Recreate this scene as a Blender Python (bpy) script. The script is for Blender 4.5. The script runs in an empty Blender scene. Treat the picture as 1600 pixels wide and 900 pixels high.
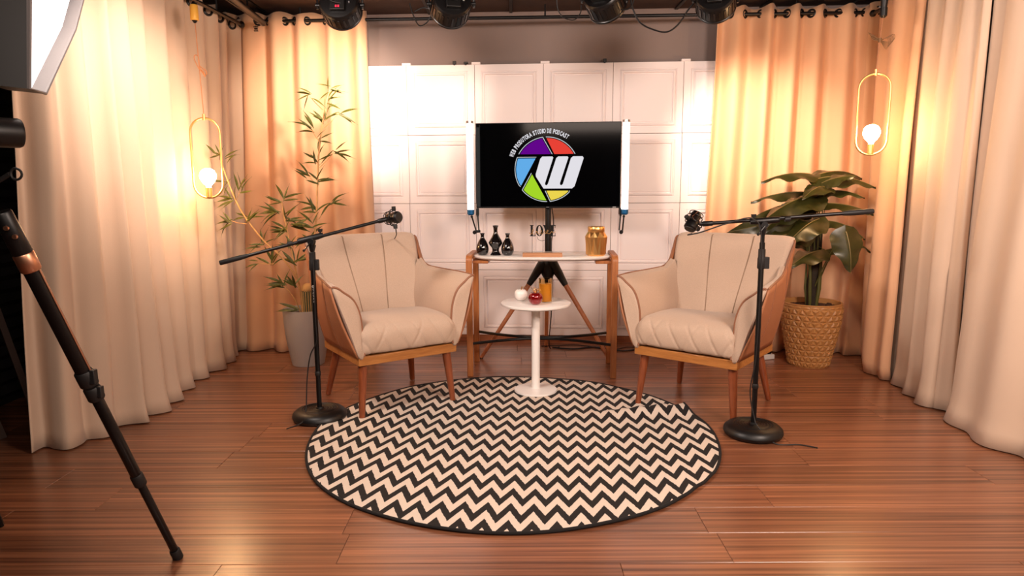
import bpy, bmesh, math, random
from math import sin, cos, pi, radians as R, sqrt, atan2
from mathutils import Vector, Matrix, noise

random.seed(7)
SC = bpy.context.scene
COL = SC.collection

# ------------------------------------------------------------------ camera
PITCH, ROLL, CAMH = 8.5, 0.25, 1.2
cam = bpy.data.cameras.new('camera')
cam.lens = 24.0; cam.sensor_width = 36.0; cam.clip_start = 0.02
camo = bpy.data.objects.new('camera', cam); COL.objects.link(camo)
camo.matrix_world = Matrix.Translation((0, 0, CAMH)) @ Matrix.Rotation(R(90 - PITCH), 4, 'X') @ Matrix.Rotation(R(-ROLL), 4, 'Z')
SC.camera = camo
# ------------------------------------------------------------------ world, exposure
SC.view_settings.view_transform = 'Standard'
SC.view_settings.look = 'None'
SC.view_settings.gamma = 1.0
SC.view_settings.use_curve_mapping = False
SC.view_settings.exposure = 0.0
W = bpy.data.worlds.new('studio_dark'); SC.world = W; W.use_nodes = True
W.node_tree.nodes['Background'].inputs[0].default_value = (1.0, 0.72, 0.58, 1)
W.node_tree.nodes['Background'].inputs[1].default_value = 0.02

# ------------------------------------------------------------------ lights
def light(name, kind, loc, target, power, color, **kw):
    l = bpy.data.lights.new(name, kind); l.energy = power; l.color = color
    for k, v in kw.items(): setattr(l, k, v)
    o = bpy.data.objects.new(name, l); COL.objects.link(o); o.location = loc
    if target is not None:
        o.rotation_euler = (Vector(target) - Vector(loc)).to_track_quat('-Z', 'Y').to_euler()
    return o
KEY = (1.0, 0.80, 0.68)
WARM = (1.0, 0.56, 0.24)
PEACH = (1.0, 0.73, 0.58)
# soft boxes either side of the camera (the left one is also modelled further down)
light('key_softbox_right', 'AREA', (1.75, 0.9, 2.15), (-0.1, 4.4, 0.9), 88, KEY, shape='DISK', size=0.8)
light('key_softbox_left', 'AREA', (-1.38, 2.22, 2.16), (2.6, 3.5, 1.2), 52, (1.0, 0.84, 0.74), shape='DISK', size=0.42)
light('front_fill', 'AREA', (0.0, -0.3, 2.2), (0.3, 5.0, 1.1), 36, KEY, shape='RECTANGLE', size=1.6, size_y=0.5)
# par cans
light('par_back_left', 'SPOT', (-0.80, 3.90, 2.10), (-1.28, 5.1, 1.82), 250, (1.0, 0.79, 0.62), spot_size=R(58), spot_blend=1.0, shadow_soft_size=0.06)
light('par_panel_left', 'SPOT', (-0.34, 3.92, 2.09), (-0.70, 5.2, 1.80), 95, PEACH, spot_size=R(56), spot_blend=1.0, shadow_soft_size=0.06)
light('par_right_curtain', 'SPOT', (1.16, 3.92, 2.10), (1.74, 5.0, 1.45), 165, (1.0, 0.79, 0.60), spot_size=R(60), spot_blend=1.0, shadow_soft_size=0.06)
light('par_right_second', 'SPOT', (0.56, 3.92, 2.10), (2.1, 5.0, 1.35), 50, (1.0, 0.78, 0.60), spot_size=R(60), spot_blend=1.0, shadow_soft_size=0.06)
light('par_right_drapes', 'SPOT', (0.70, 2.35, 2.33), (2.3, 2.95, 1.45), 95, (1.0, 0.80, 0.70), spot_size=R(80), spot_blend=1.0, shadow_soft_size=0.08)
light('par_left_curtain', 'SPOT', (-0.85, 2.95, 2.33), (-2.0, 3.64, 1.58), 250, (1.0, 0.77, 0.63), spot_size=R(58), spot_blend=1.0, shadow_soft_size=0.08)

# ------------------------------------------------------------------ pixel helper: a point of the room seen at (x, y) at depth Y
_p, _r = R(PITCH), R(ROLL)
_fw = Vector((0, cos(_p), -sin(_p))); _rt0 = Vector((1, 0, 0)); _up0 = Vector((0, sin(_p), cos(_p)))
_rt = _rt0 * cos(_r) - _up0 * sin(_r); _up = _up0 * cos(_r) + _rt0 * sin(_r)
_F = 1600 * 24 / 36
def ray(x, y): return _fw + _rt * ((x - 800) / _F) - _up * ((y - 450) / _F)
def at(x, y, Y):
    v = ray(x, y); return Vector((0, 0, CAMH)) + v * (Y / v.y)
def onfloor(x, y, z=0.0):
    v = ray(x, y); return Vector((0, 0, CAMH)) + v * ((z - CAMH) / v.z)

# ------------------------------------------------------------------ materials
def srgb(r, g, b):
    f = lambda c: (c / 255 / 12.92) if c / 255 <= 0.04045 else ((c / 255 + 0.055) / 1.055) ** 2.4
    return (f(r), f(g), f(b), 1)
def mat(name, col, rough=0.5, metal=0.0, bump=0.0, bscale=200.0, var=0.0, vscale=5.0, emit=None, estr=0.0, stretch=None, **kw):
    m = bpy.data.materials.new(name); m.use_nodes = True
    nt = m.node_tree; N = nt.nodes; L = nt.links; b = N['Principled BSDF']
    b.inputs['Base Color'].default_value = col
    b.inputs['Roughness'].default_value = rough
    b.inputs['Metallic'].default_value = metal
    for k, v in kw.items(): b.inputs[k.replace('_', ' ')].default_value = v
    if emit: b.inputs['Emission Color'].default_value = emit; b.inputs['Emission Strength'].default_value = estr
    if bump or var:
        tc = N.new('ShaderNodeTexCoord'); mp = N.new('ShaderNodeMapping')
        L.new(tc.outputs['Object'], mp.inputs[0])
        if stretch: mp.inputs['Scale'].default_value = stretch
    if var:
        n = N.new('ShaderNodeTexNoise'); n.inputs['Scale'].default_value = vscale; n.inputs['Detail'].default_value = 4
        L.new(mp.outputs[0], n.inputs['Vector'])
        mr = N.new('ShaderNodeMapRange'); mr.inputs[1].default_value = 0.3; mr.inputs[2].default_value = 0.7
        mr.inputs[3].default_value = 1 - var; mr.inputs[4].default_value = 1 + var
        L.new(n.outputs[0], mr.inputs[0])
        mx = N.new('ShaderNodeMix'); mx.data_type = 'RGBA'; mx.blend_type = 'MULTIPLY'; mx.inputs[0].default_value = 1
        mx.inputs[6].default_value = col; L.new(mr.outputs[0], mx.inputs[7]); L.new(mx.outputs[2], b.inputs['Base Color'])
    if bump:
        n2 = N.new('ShaderNodeTexNoise'); n2.inputs['Scale'].default_value = bscale; n2.inputs['Detail'].default_value = 2
        L.new(mp.outputs[0], n2.inputs['Vector'])
        bp = N.new('ShaderNodeBump'); bp.inputs['Strength'].default_value = bump; bp.inputs['Distance'].default_value = 0.002
        L.new(n2.outputs[0], bp.inputs['Height']); L.new(bp.outputs[0], b.inputs['Normal'])
    return m

def wood(name, c1, c2, scale=(1, 14, 14), rough=0.4, wscale=6.0, axis_rand=False, coat=0.0, fine=60.0, ex=None):
    m = bpy.data.materials.new(name); m.use_nodes = True
    nt = m.node_tree; N = nt.nodes; L = nt.links; b = N['Principled BSDF']
    tc = N.new('ShaderNodeTexCoord'); mp = N.new('ShaderNodeMapping'); mp.inputs['Scale'].default_value = scale
    L.new(tc.outputs['Object'], mp.inputs[0])
    src = mp.outputs[0]
    oi = N.new('ShaderNodeObjectInfo')
    if axis_rand:
        ml = N.new('ShaderNodeMath'); ml.operation = 'MULTIPLY'; ml.inputs[1].default_value = 57.0; L.new(oi.outputs['Random'], ml.inputs[0])
        cb = N.new('ShaderNodeCombineXYZ'); L.new(ml.outputs[0], cb.inputs[0]); L.new(ml.outputs[0], cb.inputs[1]); L.new(ml.outputs[0], cb.inputs[2])
        va = N.new('ShaderNodeVectorMath'); va.operation = 'ADD'; L.new(src, va.inputs[0]); L.new(cb.outputs[0], va.inputs[1]); src = va.outputs[0]
    n = N.new('ShaderNodeTexNoise'); n.inputs['Scale'].default_value = wscale; n.inputs['Detail'].default_value = 6; n.inputs['Roughness'].default_value = 0.62
    n.inputs['Distortion'].default_value = 0.4
    L.new(src, n.inputs['Vector'])
    cr = N.new('ShaderNodeValToRGB'); cr.color_ramp.elements[0].position = 0.33; cr.color_ramp.elements[1].position = 0.68
    cr.color_ramp.elements[0].color = c1; cr.color_ramp.elements[1].color = c2
    L.new(n.outputs[0], cr.inputs[0])
    out = cr.outputs[0]
    if axis_rand:
        mr = N.new('ShaderNodeMapRange'); mr.inputs[3].default_value = 0.82; mr.inputs[4].default_value = 1.18; L.new(oi.outputs['Random'], mr.inputs[0])
        mx = N.new('ShaderNodeMix'); mx.data_type = 'RGBA'; mx.blend_type = 'MULTIPLY'; mx.inputs[0].default_value = 1
        L.new(out, mx.inputs[6]); L.new(mr.outputs[0], mx.inputs[7]); out = mx.outputs[2]
        # the fine straight strips printed along every board
        n3 = N.new('ShaderNodeTexNoise'); n3.inputs['Scale'].default_value = 3.2; n3.inputs['Detail'].default_value = 2
        mp3 = N.new('ShaderNodeMapping'); mp3.inputs['Scale'].default_value = (0.10, 16, 1); L.new(src, mp3.inputs[0])
        mp3.inputs['Scale'].default_value = (0.4, 0.7, 1)
        L.new(mp3.outputs[0], n3.inputs['Vector'])
        mr3 = N.new('ShaderNodeMapRange'); mr3.inputs[1].default_value = 0.35; mr3.inputs[2].default_value = 0.68; mr3.inputs[3].default_value = 0.72; mr3.inputs[4].default_value = 1.32
        L.new(n3.outputs[0], mr3.inputs[0])
        mx3 = N.new('ShaderNodeMix'); mx3.data_type = 'RGBA'; mx3.blend_type = 'MULTIPLY'; mx3.inputs[0].default_value = 1
        L.new(out, mx3.inputs[6]); L.new(mr3.outputs[0], mx3.inputs[7]); out = mx3.outputs[2]
    L.new(out, b.inputs['Base Color'])
    b.inputs['Roughness'].default_value = rough
    b.inputs['Coat Weight'].default_value = coat; b.inputs['Coat Roughness'].default_value = 0.3
    return m

M = {}
M['plank'] = wood('laminate_boards', srgb(94, 54, 36), srgb(154, 100, 70), (0.35, 26, 26), 0.27, 2.2, True, coat=0.3)
M['subfloor'] = mat('subfloor', srgb(50, 28, 20), 0.8)
M['grey_wall'] = mat('grey_paint', srgb(138, 122, 116), 0.85, bump=0.15, bscale=90)
M['dark_wall'] = mat('dark_foam', srgb(26, 20, 18), 0.95)
M['ceiling_tile'] = mat('ceiling_tile_brown', srgb(64, 45, 37), 0.9, bump=0.3, bscale=60, var=0.15)
M['black_bar'] = mat('black_bars', srgb(14, 12, 12), 0.45)
M['panel'] = mat('panel_white', srgb(244, 234, 233), 0.55, bump=0.03, bscale=30)
M['base_wood'] = wood('baseboard_wood', srgb(120, 66, 40), srgb(160, 96, 60), (1, 10, 10), 0.5)
M['curtain'] = mat('curtain_cloth', srgb(202, 176, 153), 0.85, bump=0.25, bscale=420, var=0.03, vscale=3, Sheen_Weight=0.15)
M['curtain_warm_lit'] = mat('curtain_cloth_warm_lit', srgb(216, 168, 130), 0.8, bump=0.2, bscale=420, var=0.03, vscale=3, Sheen_Weight=0.15)  # same beige cloth, with the orange lamplight in its folds painted into the colour
M['black_metal'] = mat('black_metal', srgb(9, 8, 9), 0.35, 0.0, Specular_IOR_Level=0.4)
M['black_matte'] = mat('black_matte', srgb(9, 8, 8), 0.42, Specular_IOR_Level=0.5)
M['black_plastic'] = mat('black_plastic', srgb(11, 10, 11), 0.42, Specular_IOR_Level=0.4)
M['rubber'] = mat('rubber_grey', srgb(26, 24, 24), 0.55, Specular_IOR_Level=0.4)
M['chrome'] = mat('chrome', srgb(150, 150, 152), 0.3, 1.0)
M['gold'] = mat('gold_metal', srgb(232, 184, 116), 0.32, 1.0)
M['gold_soft'] = mat('gold_satin', srgb(235, 190, 120), 0.35, 0.9)
M['copper'] = mat('copper_ring', srgb(206, 152, 122), 0.4, 1.0)
M['fabric'] = mat('chair_linen', srgb(197, 171, 150), 0.9, bump=0.55, bscale=520, var=0.07, vscale=260, Sheen_Weight=0.2)
M['stitch'] = mat('seam_thread', srgb(140, 112, 88), 0.8)
M['leather'] = mat('tan_leather', srgb(172, 112, 76), 0.5, bump=0.2, bscale=240, var=0.05, vscale=8)
M['piping'] = mat('brown_piping', srgb(146, 98, 72), 0.55)
M['frame_wood'] = wood('golden_wood', srgb(158, 98, 46), srgb(190, 128, 66), (1.2, 14, 14), 0.4)
M['leg_wood'] = wood('red_brown_wood', srgb(126, 62, 34), srgb(154, 82, 46), (14, 14, 1.2), 0.32, coat=0.3)
M['console_wood'] = wood('console_wood', srgb(158, 94, 50), srgb(190, 122, 70), (14, 14, 1.2), 0.38)
M['stand_wood'] = wood('stand_wood', srgb(150, 86, 50), srgb(178, 108, 64), (14, 14, 1.2), 0.4)
M['white_gloss'] = mat('white_lacquer', srgb(248, 243, 238), 0.22, Coat_Weight=0.3)
M['white_matte'] = mat('white_satin', srgb(238, 232, 226), 0.35)
M['black_gloss'] = mat('black_glaze', srgb(8, 8, 10), 0.06, Coat_Weight=1.0)
M['red_gloss'] = mat('red_glaze', srgb(138, 10, 16), 0.16, 0.45, Coat_Weight=1.0)
M['kraft'] = wood('sign_wood', srgb(176, 122, 84), srgb(196, 142, 102), (1, 14, 14), 0.6)
M['candle'] = mat('amber_candle', srgb(228, 172, 70), 0.3, Coat_Weight=0.6)
M['screen'] = mat('screen_black', srgb(3, 3, 4), 0.08, Specular_IOR_Level=0.12)
M['bezel'] = mat('bezel_black', srgb(10, 10, 11), 0.5, Specular_IOR_Level=0.2)
def emat(name, c, s): return mat(name, (0, 0, 0, 1), 0.4, emit=c, estr=s, Specular_IOR_Level=0.0)
M['e_purple'] = emat('screen_purple', srgb(98, 6, 138), 1.0)
M['e_red'] = emat('screen_red', srgb(232, 66, 54), 1.0)
M['e_blue'] = emat('screen_blue', srgb(98, 172, 232), 1.0)
M['e_green'] = emat('screen_green', srgb(164, 214, 40), 1.0)
M['e_yellow'] = emat('screen_yellow', srgb(236, 212, 78), 1.0)
M['e_white'] = emat('screen_white', srgb(226, 224, 230), 1.0)
M['e_line'] = emat('screen_line', srgb(196, 204, 210), 1.0)
M['tube_light'] = mat('led_tube_glow', (1, 1, 1, 1), 0.4, emit=(1.0, 0.97, 0.93, 1), estr=3.2)
M['blue_metal'] = mat('blue_anodised', srgb(40, 110, 170), 0.3, 0.7)
M['bulb'] = mat('bulb_glow', (1, 1, 1, 1), 0.3, emit=(1.0, 0.60, 0.28, 1), estr=170.0)
M['softbox_face'] = mat('softbox_diffuser', (1, 1, 1, 1), 0.6, emit=(1.0, 0.96, 0.95, 1), estr=2.2)
M['softbox_skirt'] = mat('softbox_skirt', srgb(112, 106, 105), 0.7, bump=0.3, bscale=150)
M['leaf'] = mat('bamboo_leaf', srgb(76, 78, 24), 0.5, var=0.35, vscale=14)
M['stalk'] = mat('bamboo_stalk', srgb(196, 150, 96), 0.5, var=0.15, vscale=30)
M['big_leaf'] = mat('broad_leaf', srgb(50, 50, 20), 0.33, var=0.25, vscale=9)
M['vein'] = mat('leaf_vein', srgb(120, 104, 60), 0.5)
M['petiole'] = mat('petiole', srgb(84, 84, 38), 0.5)
M['trunk'] = mat('plant_trunk', srgb(44, 34, 22), 0.9, bump=0.8, bscale=80, var=0.3, vscale=20)
M['grey_pot'] = mat('grey_pot', srgb(168, 160, 154), 0.5)
M['tan_pot'] = mat('tan_relief_pot', srgb(178, 126, 72), 0.5)
M['soil'] = mat('potting_bark', srgb(62, 38, 24), 0.95, bump=1.0, bscale=60, var=0.4, vscale=50)
M['cactus'] = mat('cactus_green', srgb(96, 92, 60), 0.7)
M['cactus_wool'] = mat('cactus_wool', srgb(206, 160, 100), 0.95, bump=0.8, bscale=200)
M['rug_edge'] = mat('rug_binding', srgb(20, 17, 17), 0.9)
M['yellow_plastic'] = mat('yellow_plastic', srgb(236, 176, 70), 0.45)
M['cord_brown'] = mat('brown_cord', srgb(120, 84, 48), 0.6)
M['cord_gold'] = mat('copper_cord', srgb(176, 112, 66), 0.5)
M['sticker'] = mat('white_sticker', srgb(190, 184, 178), 0.5)
M['red_led'] = mat('red_display', (0, 0, 0, 1), 0.4, emit=(1.0, 0.02, 0.06, 1), estr=1.6)
M['white_plastic'] = mat('white_plastic', srgb(222, 216, 210), 0.4)
M['dark_brown'] = mat('dark_brown_wood', srgb(74, 48, 34), 0.55)
M['glass_front'] = mat('lens_front', srgb(60, 60, 64), 0.15)

RT = 4.2
def rug_material():
    m = bpy.data.materials.new('chevron_weave'); m.use_nodes = True
    nt = m.node_tree; N = nt.nodes; L = nt.links; b = N['Principled BSDF']
    tc = N.new('ShaderNodeTexCoord'); mp = N.new('ShaderNodeMapping'); mp.inputs['Rotation'].default_value = (0, 0, R(RT))
    L.new(tc.outputs['UV'], mp.inputs[0])
    sp = N.new('ShaderNodeSeparateXYZ'); L.new(mp.outputs[0], sp.inputs[0])
    def mth(op, a, c=None):
        n = N.new('ShaderNodeMath'); n.operation = op
        for i, v in enumerate((a, c)):
            if v is None: continue
            if isinstance(v, (int, float)): n.inputs[i].default_value = v
            else: L.new(v, n.inputs[i])
        return n.outputs[0]
    nz = N.new('ShaderNodeTexNoise'); nz.inputs['Scale'].default_value = 60; L.new(tc.outputs['UV'], nz.inputs['Vector'])
    wob = mth('MULTIPLY', mth('SUBTRACT', nz.outputs[0], 0.5), 0.006)
    u = mth('ADD', mth('DIVIDE', mth('ADD', sp.outputs[0], wob), 0.0876), 100.9469)
    tri = mth('ABSOLUTE', mth('SUBTRACT', mth('FRACT', u), 0.5))           # 0..0.5
    zig = mth('MULTIPLY', tri, 2 * 0.098)
    v = mth('ADD', mth('DIVIDE', mth('ADD', mth('ADD', sp.outputs[1], zig), wob), 0.133), 50.1414)
    fr = mth('FRACT', v)
    st = mth('LESS_THAN', fr, 0.49)
    wv = N.new('ShaderNodeTexNoise'); wv.inputs['Scale'].default_value = 420; L.new(tc.outputs['UV'], wv.inputs['Vector'])
    mx = N.new('ShaderNodeMix'); mx.data_type = 'RGBA'
    mx.inputs[6].default_value = srgb(222, 206, 190); mx.inputs[7].default_value = srgb(26, 21, 20)
    L.new(st, mx.inputs[0])
    mr = N.new('ShaderNodeMapRange'); mr.inputs[3].default_value = 0.84; mr.inputs[4].default_value = 1.12; L.new(wv.outputs[0], mr.inputs[0])
    m2 = N.new('ShaderNodeMix'); m2.data_type = 'RGBA'; m2.blend_type = 'MULTIPLY'; m2.inputs[0].default_value = 1
    L.new(mx.outputs[2], m2.inputs[6]); L.new(mr.outputs[0], m2.inputs[7]); L.new(m2.outputs[2], b.inputs['Base Color'])
    b.inputs['Roughness'].default_value = 0.95
    bp = N.new('ShaderNodeBump'); bp.inputs['Strength'].default_value = 0.5; bp.inputs['Distance'].default_value = 0.002
    L.new(wv.outputs[0], bp.inputs['Height']); L.new(bp.outputs[0], b.inputs['Normal'])
    return m
M['rug'] = rug_material()

# ------------------------------------------------------------------ mesh builder
class MB:
    def __init__(s): s.v = []; s.f = []; s.uv = None
    def add(s, vs, fs, T=None):
        o = len(s.v)
        s.v += [tuple(T @ Vector(p)) if T else tuple(p) for p in vs]
        s.f += [tuple(i + o for i in f) for f in fs]; return s
    def box(s, c, d, T=None, rz=0, taper=1.0):
        x, y, z = d[0] / 2, d[1] / 2, d[2] / 2; vs = []
        for sz in (-1, 1):
            k = 1 if sz < 0 else taper
            for sx, sy in ((-1, -1), (1, -1), (1, 1), (-1, 1)):
                a, b = sx * x * k, sy * y * k
                vs.append((c[0] + a * cos(rz) - b * sin(rz), c[1] + a * sin(rz) + b * cos(rz), c[2] + sz * z))
        return s.add(vs, [(3, 2, 1, 0), (4, 5, 6, 7), (0, 1, 5, 4), (1, 2, 6, 5), (2, 3, 7, 6), (3, 0, 4, 7)], T)
    def lathe(s, prof, n=32, T=None, cap=True, sq=None):
        vs = []; fs = []
        for r, z in prof:
            for i in range(n):
                a = 2 * pi * i / n; vs.append((r * cos(a), r * sin(a), z))
        for j in range(len(prof) - 1):
            for i in range(n):
                k = (i + 1) % n; fs.append((j * n + i, j * n + k, (j + 1) * n + k, (j + 1) * n + i))
        if cap:
            fs.append(tuple(range(n - 1, -1, -1))); b = (len(prof) - 1) * n; fs.append(tuple(b + i for i in range(n)))
        return s.add(vs, fs, T)
    def tube(s, pts, rad, n=8, closed=False, cap=True, T=None):
        pts = [Vector(p) for p in pts]; m = len(pts)
        rads = rad if isinstance(rad, (list, tuple)) else [rad] * m
        vs = []; fs = []; prev = None
        for i, p in enumerate(pts):
            if closed: t = pts[(i + 1) % m] - pts[i - 1]
            else: t = pts[min(i + 1, m - 1)] - pts[max(i - 1, 0)]
            if t.length < 1e-9: t = Vector((0, 0, 1))
            t.normalize()
            if prev is None:
                a = Vector((0, 0, 1)) if abs(t.z) < 0.9 else Vector((1, 0, 0)); nn = (a - t * a.dot(t)).normalized()
            else:
                nn = prev - t * prev.dot(t); nn.normalize()
            prev = nn; bb = t.cross(nn)
            for k in range(n):
                a = 2 * pi * k / n; vs.append(p + (nn * cos(a) + bb * sin(a)) * rads[i])
        for i in range(m if closed else m - 1):
            for k in range(n):
                l = (k + 1) % n; j = (i + 1) % m
                fs.append((i * n + k, i * n + l, j * n + l, j * n + k))
        if cap and not closed:
            fs.append(tuple(range(n - 1, -1, -1))); b = (m - 1) * n; fs.append(tuple(b + i for i in range(n)))
        return s.add(vs, fs, T)
    def cyl(s, a, b, r, r2=None, n=16, T=None): return s.tube([a, b], [r, r if r2 is None else r2], n, T=T)
    def grid(s, nu, nv, fn, closed_u=False, T=None, flip=False):
        vs = [fn(i / (nu if closed_u else nu - 1), j / (nv - 1)) for j in range(nv) for i in range(nu)]
        fs = []
        for j in range(nv - 1):
            for i in range(nu if closed_u else nu - 1):
                k = (i + 1) % nu; q = (j * nu + i, j * nu + k, (j + 1) * nu + k, (j + 1) * nu + i)
                fs.append(q[::-1] if flip else q)
        return s.add(vs, fs, T)
    def sphere(s, c, r, n=16, m=10, sc=(1, 1, 1), T=None):
        prof = []
        vs = []; fs = []
        for j in range(m + 1):
            t = pi * j / m
            for i in range(n):
                a = 2 * pi * i / n; vs.append((c[0] + r * sc[0] * sin(t) * cos(a), c[1] + r * sc[1] * sin(t) * sin(a), c[2] - r * sc[2] * cos(t)))
        for j in range(m):
            for i in range(n):
                k = (i + 1) % n; fs.append((j * n + i, j * n + k, (j + 1) * n + k, (j + 1) * n + i))
        return s.add(vs, fs, T)
    def mesh(s, name, m, smooth=True, angle=40):
        me = bpy.data.meshes.new(name); me.from_pydata(s.v, [], s.f)
        if s.uv:
            ul = me.uv_layers.new(name='UVMap')
            for li, l in enumerate(me.loops): ul.data[li].uv = s.uv[l.vertex_index]
        bm = bmesh.new(); bm.from_mesh(me); bmesh.ops.remove_doubles(bm, verts=bm.verts, dist=1e-6)
        bmesh.ops.recalc_face_normals(bm, faces=bm.faces)
        if smooth:
            for f in bm.faces: f.smooth = True
            for e in bm.edges:
                if len(e.link_faces) == 2 and e.calc_face_angle(0) > R(angle): e.smooth = False
        bm.to_mesh(me); bm.free(); me.materials.append(M[m] if isinstance(m, str) else m); return me
    def build(s, name, m, parent=None, smooth=True, angle=40, bevel=0, loc=None, rz=None, solid=0, sub=0):
        o = bpy.data.objects.new(name, s.mesh(name, m, smooth, angle)); COL.objects.link(o)
        if parent: o.parent = parent
        if loc: o.location = loc
        if rz is not None: o.rotation_euler = (0, 0, rz)
        if solid:
            md = o.modifiers.new('thickness', 'SOLIDIFY'); md.thickness = solid; md.offset = 0
        if sub:
            md = o.modifiers.new('smooth', 'SUBSURF'); md.levels = sub; md.render_levels = sub
        if bevel:
            md = o.modifiers.new('edge', 'BEVEL'); md.width = bevel; md.segments = 2; md.limit_method = 'ANGLE'
        return o
def tag(o, label=None, cat=None, group=None, kind=None):
    if label: o['label'] = label
    if cat: o['category'] = cat
    if group: o['group'] = group
    if kind: o['kind'] = kind
    return o
def thing(name, label, cat, loc=(0, 0, 0), rz=0, group=None):
    o = bpy.data.objects.new(name, None); COL.objects.link(o); o.empty_display_size = 0.1
    o.location = loc; o.rotation_euler = (0, 0, rz); return tag(o, label, cat, group)
def struct(name, mb, m, **k): return tag(mb.build(name, m, **k), kind='structure')
def spline(pts, n=8, closed=False):
    P = [Vector(p) for p in pts]; out = []; m = len(P)
    for i in range(m if closed else m - 1):
        if closed: a, b, c, d = P[i - 1], P[i], P[(i + 1) % m], P[(i + 2) % m]
        else: a, b, c, d = P[max(i - 1, 0)], P[i], P[i + 1], P[min(i + 2, m - 1)]
        for k in range(n):
            t = k / n
            out.append(0.5 * ((2 * b) + (c - a) * t + (2 * a - 5 * b + 4 * c - d) * t * t + (3 * b - a - 3 * c + d) * t ** 3))
    if not closed: out.append(P[-1])
    return out
def lerp(a, b, t): return a + (b - a) * t
def sstep(t): t = max(0, min(1, t)); return t * t * (3 - 2 * t)
def interp(tab, t):
    """tab: list of (t, value or tuple)"""
    if t <= tab[0][0]: return tab[0][1]
    for (a, va), (b, vb) in zip(tab, tab[1:]):
        if t <= b:
            k = (t - a) / (b - a)
            return tuple(lerp(x, y, k) for x, y in zip(va, vb)) if isinstance(va, tuple) else lerp(va, vb, k)
    return tab[-1][1]
def align(p0, xdir, up=(0, 0, 1), s=1.0, sy=None):
    """matrix whose x axis is xdir and whose z axis is near up"""
    x = Vector(xdir).normalized(); u = Vector(up); z = (u - x * u.dot(x))
    if z.length < 1e-5: z = Vector((0, 1, 0)) - x * x.y
    z.normalize(); y = z.cross(x)
    sy = s if sy is None else sy
    m = Matrix(((x.x * s, y.x * sy, z.x * s, p0[0]), (x.y * s, y.y * sy, z.y * s, p0[1]), (x.z * s, y.z * sy, z.z * s, p0[2]), (0, 0, 0, 1)))
    return m
def place(name, me, parent, m):
    o = bpy.data.objects.new(name, me); COL.objects.link(o); o.parent = parent; o.matrix_local = m; return o

# ================================================================== structure
YAW = R(-3.6)
def WY(x): return 5.215 - 0.063 * x           # face of the panelled back wall
mb = MB(); mb.box((0, 2.25, -0.035), (6.0, 6.9, 0.04)); floor = struct('floor', mb, 'subfloor')
pw, plen = 0.19, 1.28
pmesh = {}
def plank_mesh(w, l):
    k = (round(w, 3), round(l, 3))
    if k not in pmesh:
        b = MB(); h = 0.0010
        x, y = l / 2 - 0.0006, w / 2 - 0.0006
        vs = [(-x, -y, -0.014), (x, -y, -0.014), (x, y, -0.014), (-x, y, -0.014),
              (-x, -y, -h), (x, -y, -h), (x, y, -h), (-x, y, -h),
              (-x + h, -y + h, 0), (x - h, -y + h, 0), (x - h, y - h, 0), (-x + h, y - h, 0)]
        fs = [(0, 1, 5, 4), (1, 2, 6, 5), (2, 3, 7, 6), (3, 0, 4, 7), (4, 5, 9, 8), (5, 6, 10, 9), (6, 7, 11, 10), (7, 4, 8, 11), (8, 9, 10, 11)]
        b.add(vs, fs); pmesh[k] = b.mesh('plank', 'plank', smooth=False)
    return pmesh[k]
row = 0; y = -1.0
while y < 5.45:
    off = random.choice([0.0, 0.32, 0.64, 0.96]) + random.uniform(-0.05, 0.05)
    x = -2.85 - off
    while x < 2.85:
        a, b = max(x, -2.85), min(x + plen, 2.85)
        if b - a > 0.1:
            l = round(b - a, 2) if (b - a) < plen - 1e-4 else plen
            o = place('plank', plank_mesh(pw, b - a), floor, Matrix.Translation(((a + b) / 2, y + pw / 2, 0)))
        x += plen
    y += pw; row += 1

mb = MB(); mb.box((0, 0, 1.25), (6.2, 0.1, 2.55)); struct('wall_back', mb, 'grey_wall', loc=(0, 5.32, 0), rz=YAW)
mb = MB(); mb.box((-2.93, 2.2, 1.25), (0.1, 6.8, 2.55)); wl = struct('wall_left', mb, 'dark_wall')
ribm = MB(); 
ribm.add([(0, -1.9, -0.035), (0.045, -1.9, 0), (0, -1.9, 0.035), (0, 1.9, -0.035), (0.045, 1.9, 0), (0, 1.9, 0.035)], [(0, 1, 4, 3), (1, 2, 5, 4), (0, 2, 1), (3, 4, 5), (0, 3, 5, 2)])
rib = ribm.mesh('foam_rib', 'dark_wall', smooth=False)
for i in range(32): place('foam_rib', rib, wl, Matrix.Translation((-2.88, 3.2, 0.06 + i * 0.073)))
mb = MB(); mb.box((2.93, 2.2, 1.25), (0.1, 6.8, 2.55)); struct('wall_right', mb, 'grey_wall')
mb = MB(); mb.box((0, -1.15, 1.25), (6.0, 0.1, 2.55)); struct('wall_front', mb, 'dark_wall')
mb = MB(); mb.box((0, 2.25, 2.50), (6.0, 6.9, 0.04)); ceil = struct('ceiling', mb, 'black_bar')
tl = MB(); tl.box((0, 0, 0), (0.575, 0.575, 0.016)); tlm = tl.mesh('ceiling_tile', 'ceiling_tile', smooth=False)
for i in range(-5, 5):
    for j in range(11):
        place('ceiling_tile', tlm, ceil, Matrix.Translation((i * 0.6 + 0.3, -0.9 + j * 0.6, 2.476 + random.uniform(-.002, .002))))
gb = MB(); gb.box((0, 0, 0), (0.022, 6.7, 0.012)); gm = gb.mesh('grid_bar', 'black_bar', smooth=False)
gb = MB(); gb.box((0, 0, 0), (5.9, 0.022, 0.012)); gm2 = gb.mesh('grid_bar', 'black_bar', smooth=False)
for i in range(-4, 5): place('grid_bar', gm, ceil, Matrix.Translation((i * 0.6, 2.2, 2.465)))
for j in range(1, 11): place('grid_bar', gm2, ceil, Matrix.Translation((0, -1.2 + j * 0.6, 2.465)))
mb = MB(); mb.box((0, 0, 0.024), (4.6, 0.016, 0.047)); mb.box((0, 0.004, 0.05), (4.6, 0.008, 0.006))
struct('baseboard_back', mb, 'base_wood', loc=(0.2, WY(0.2) + 0.012, 0), rz=YAW)

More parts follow.
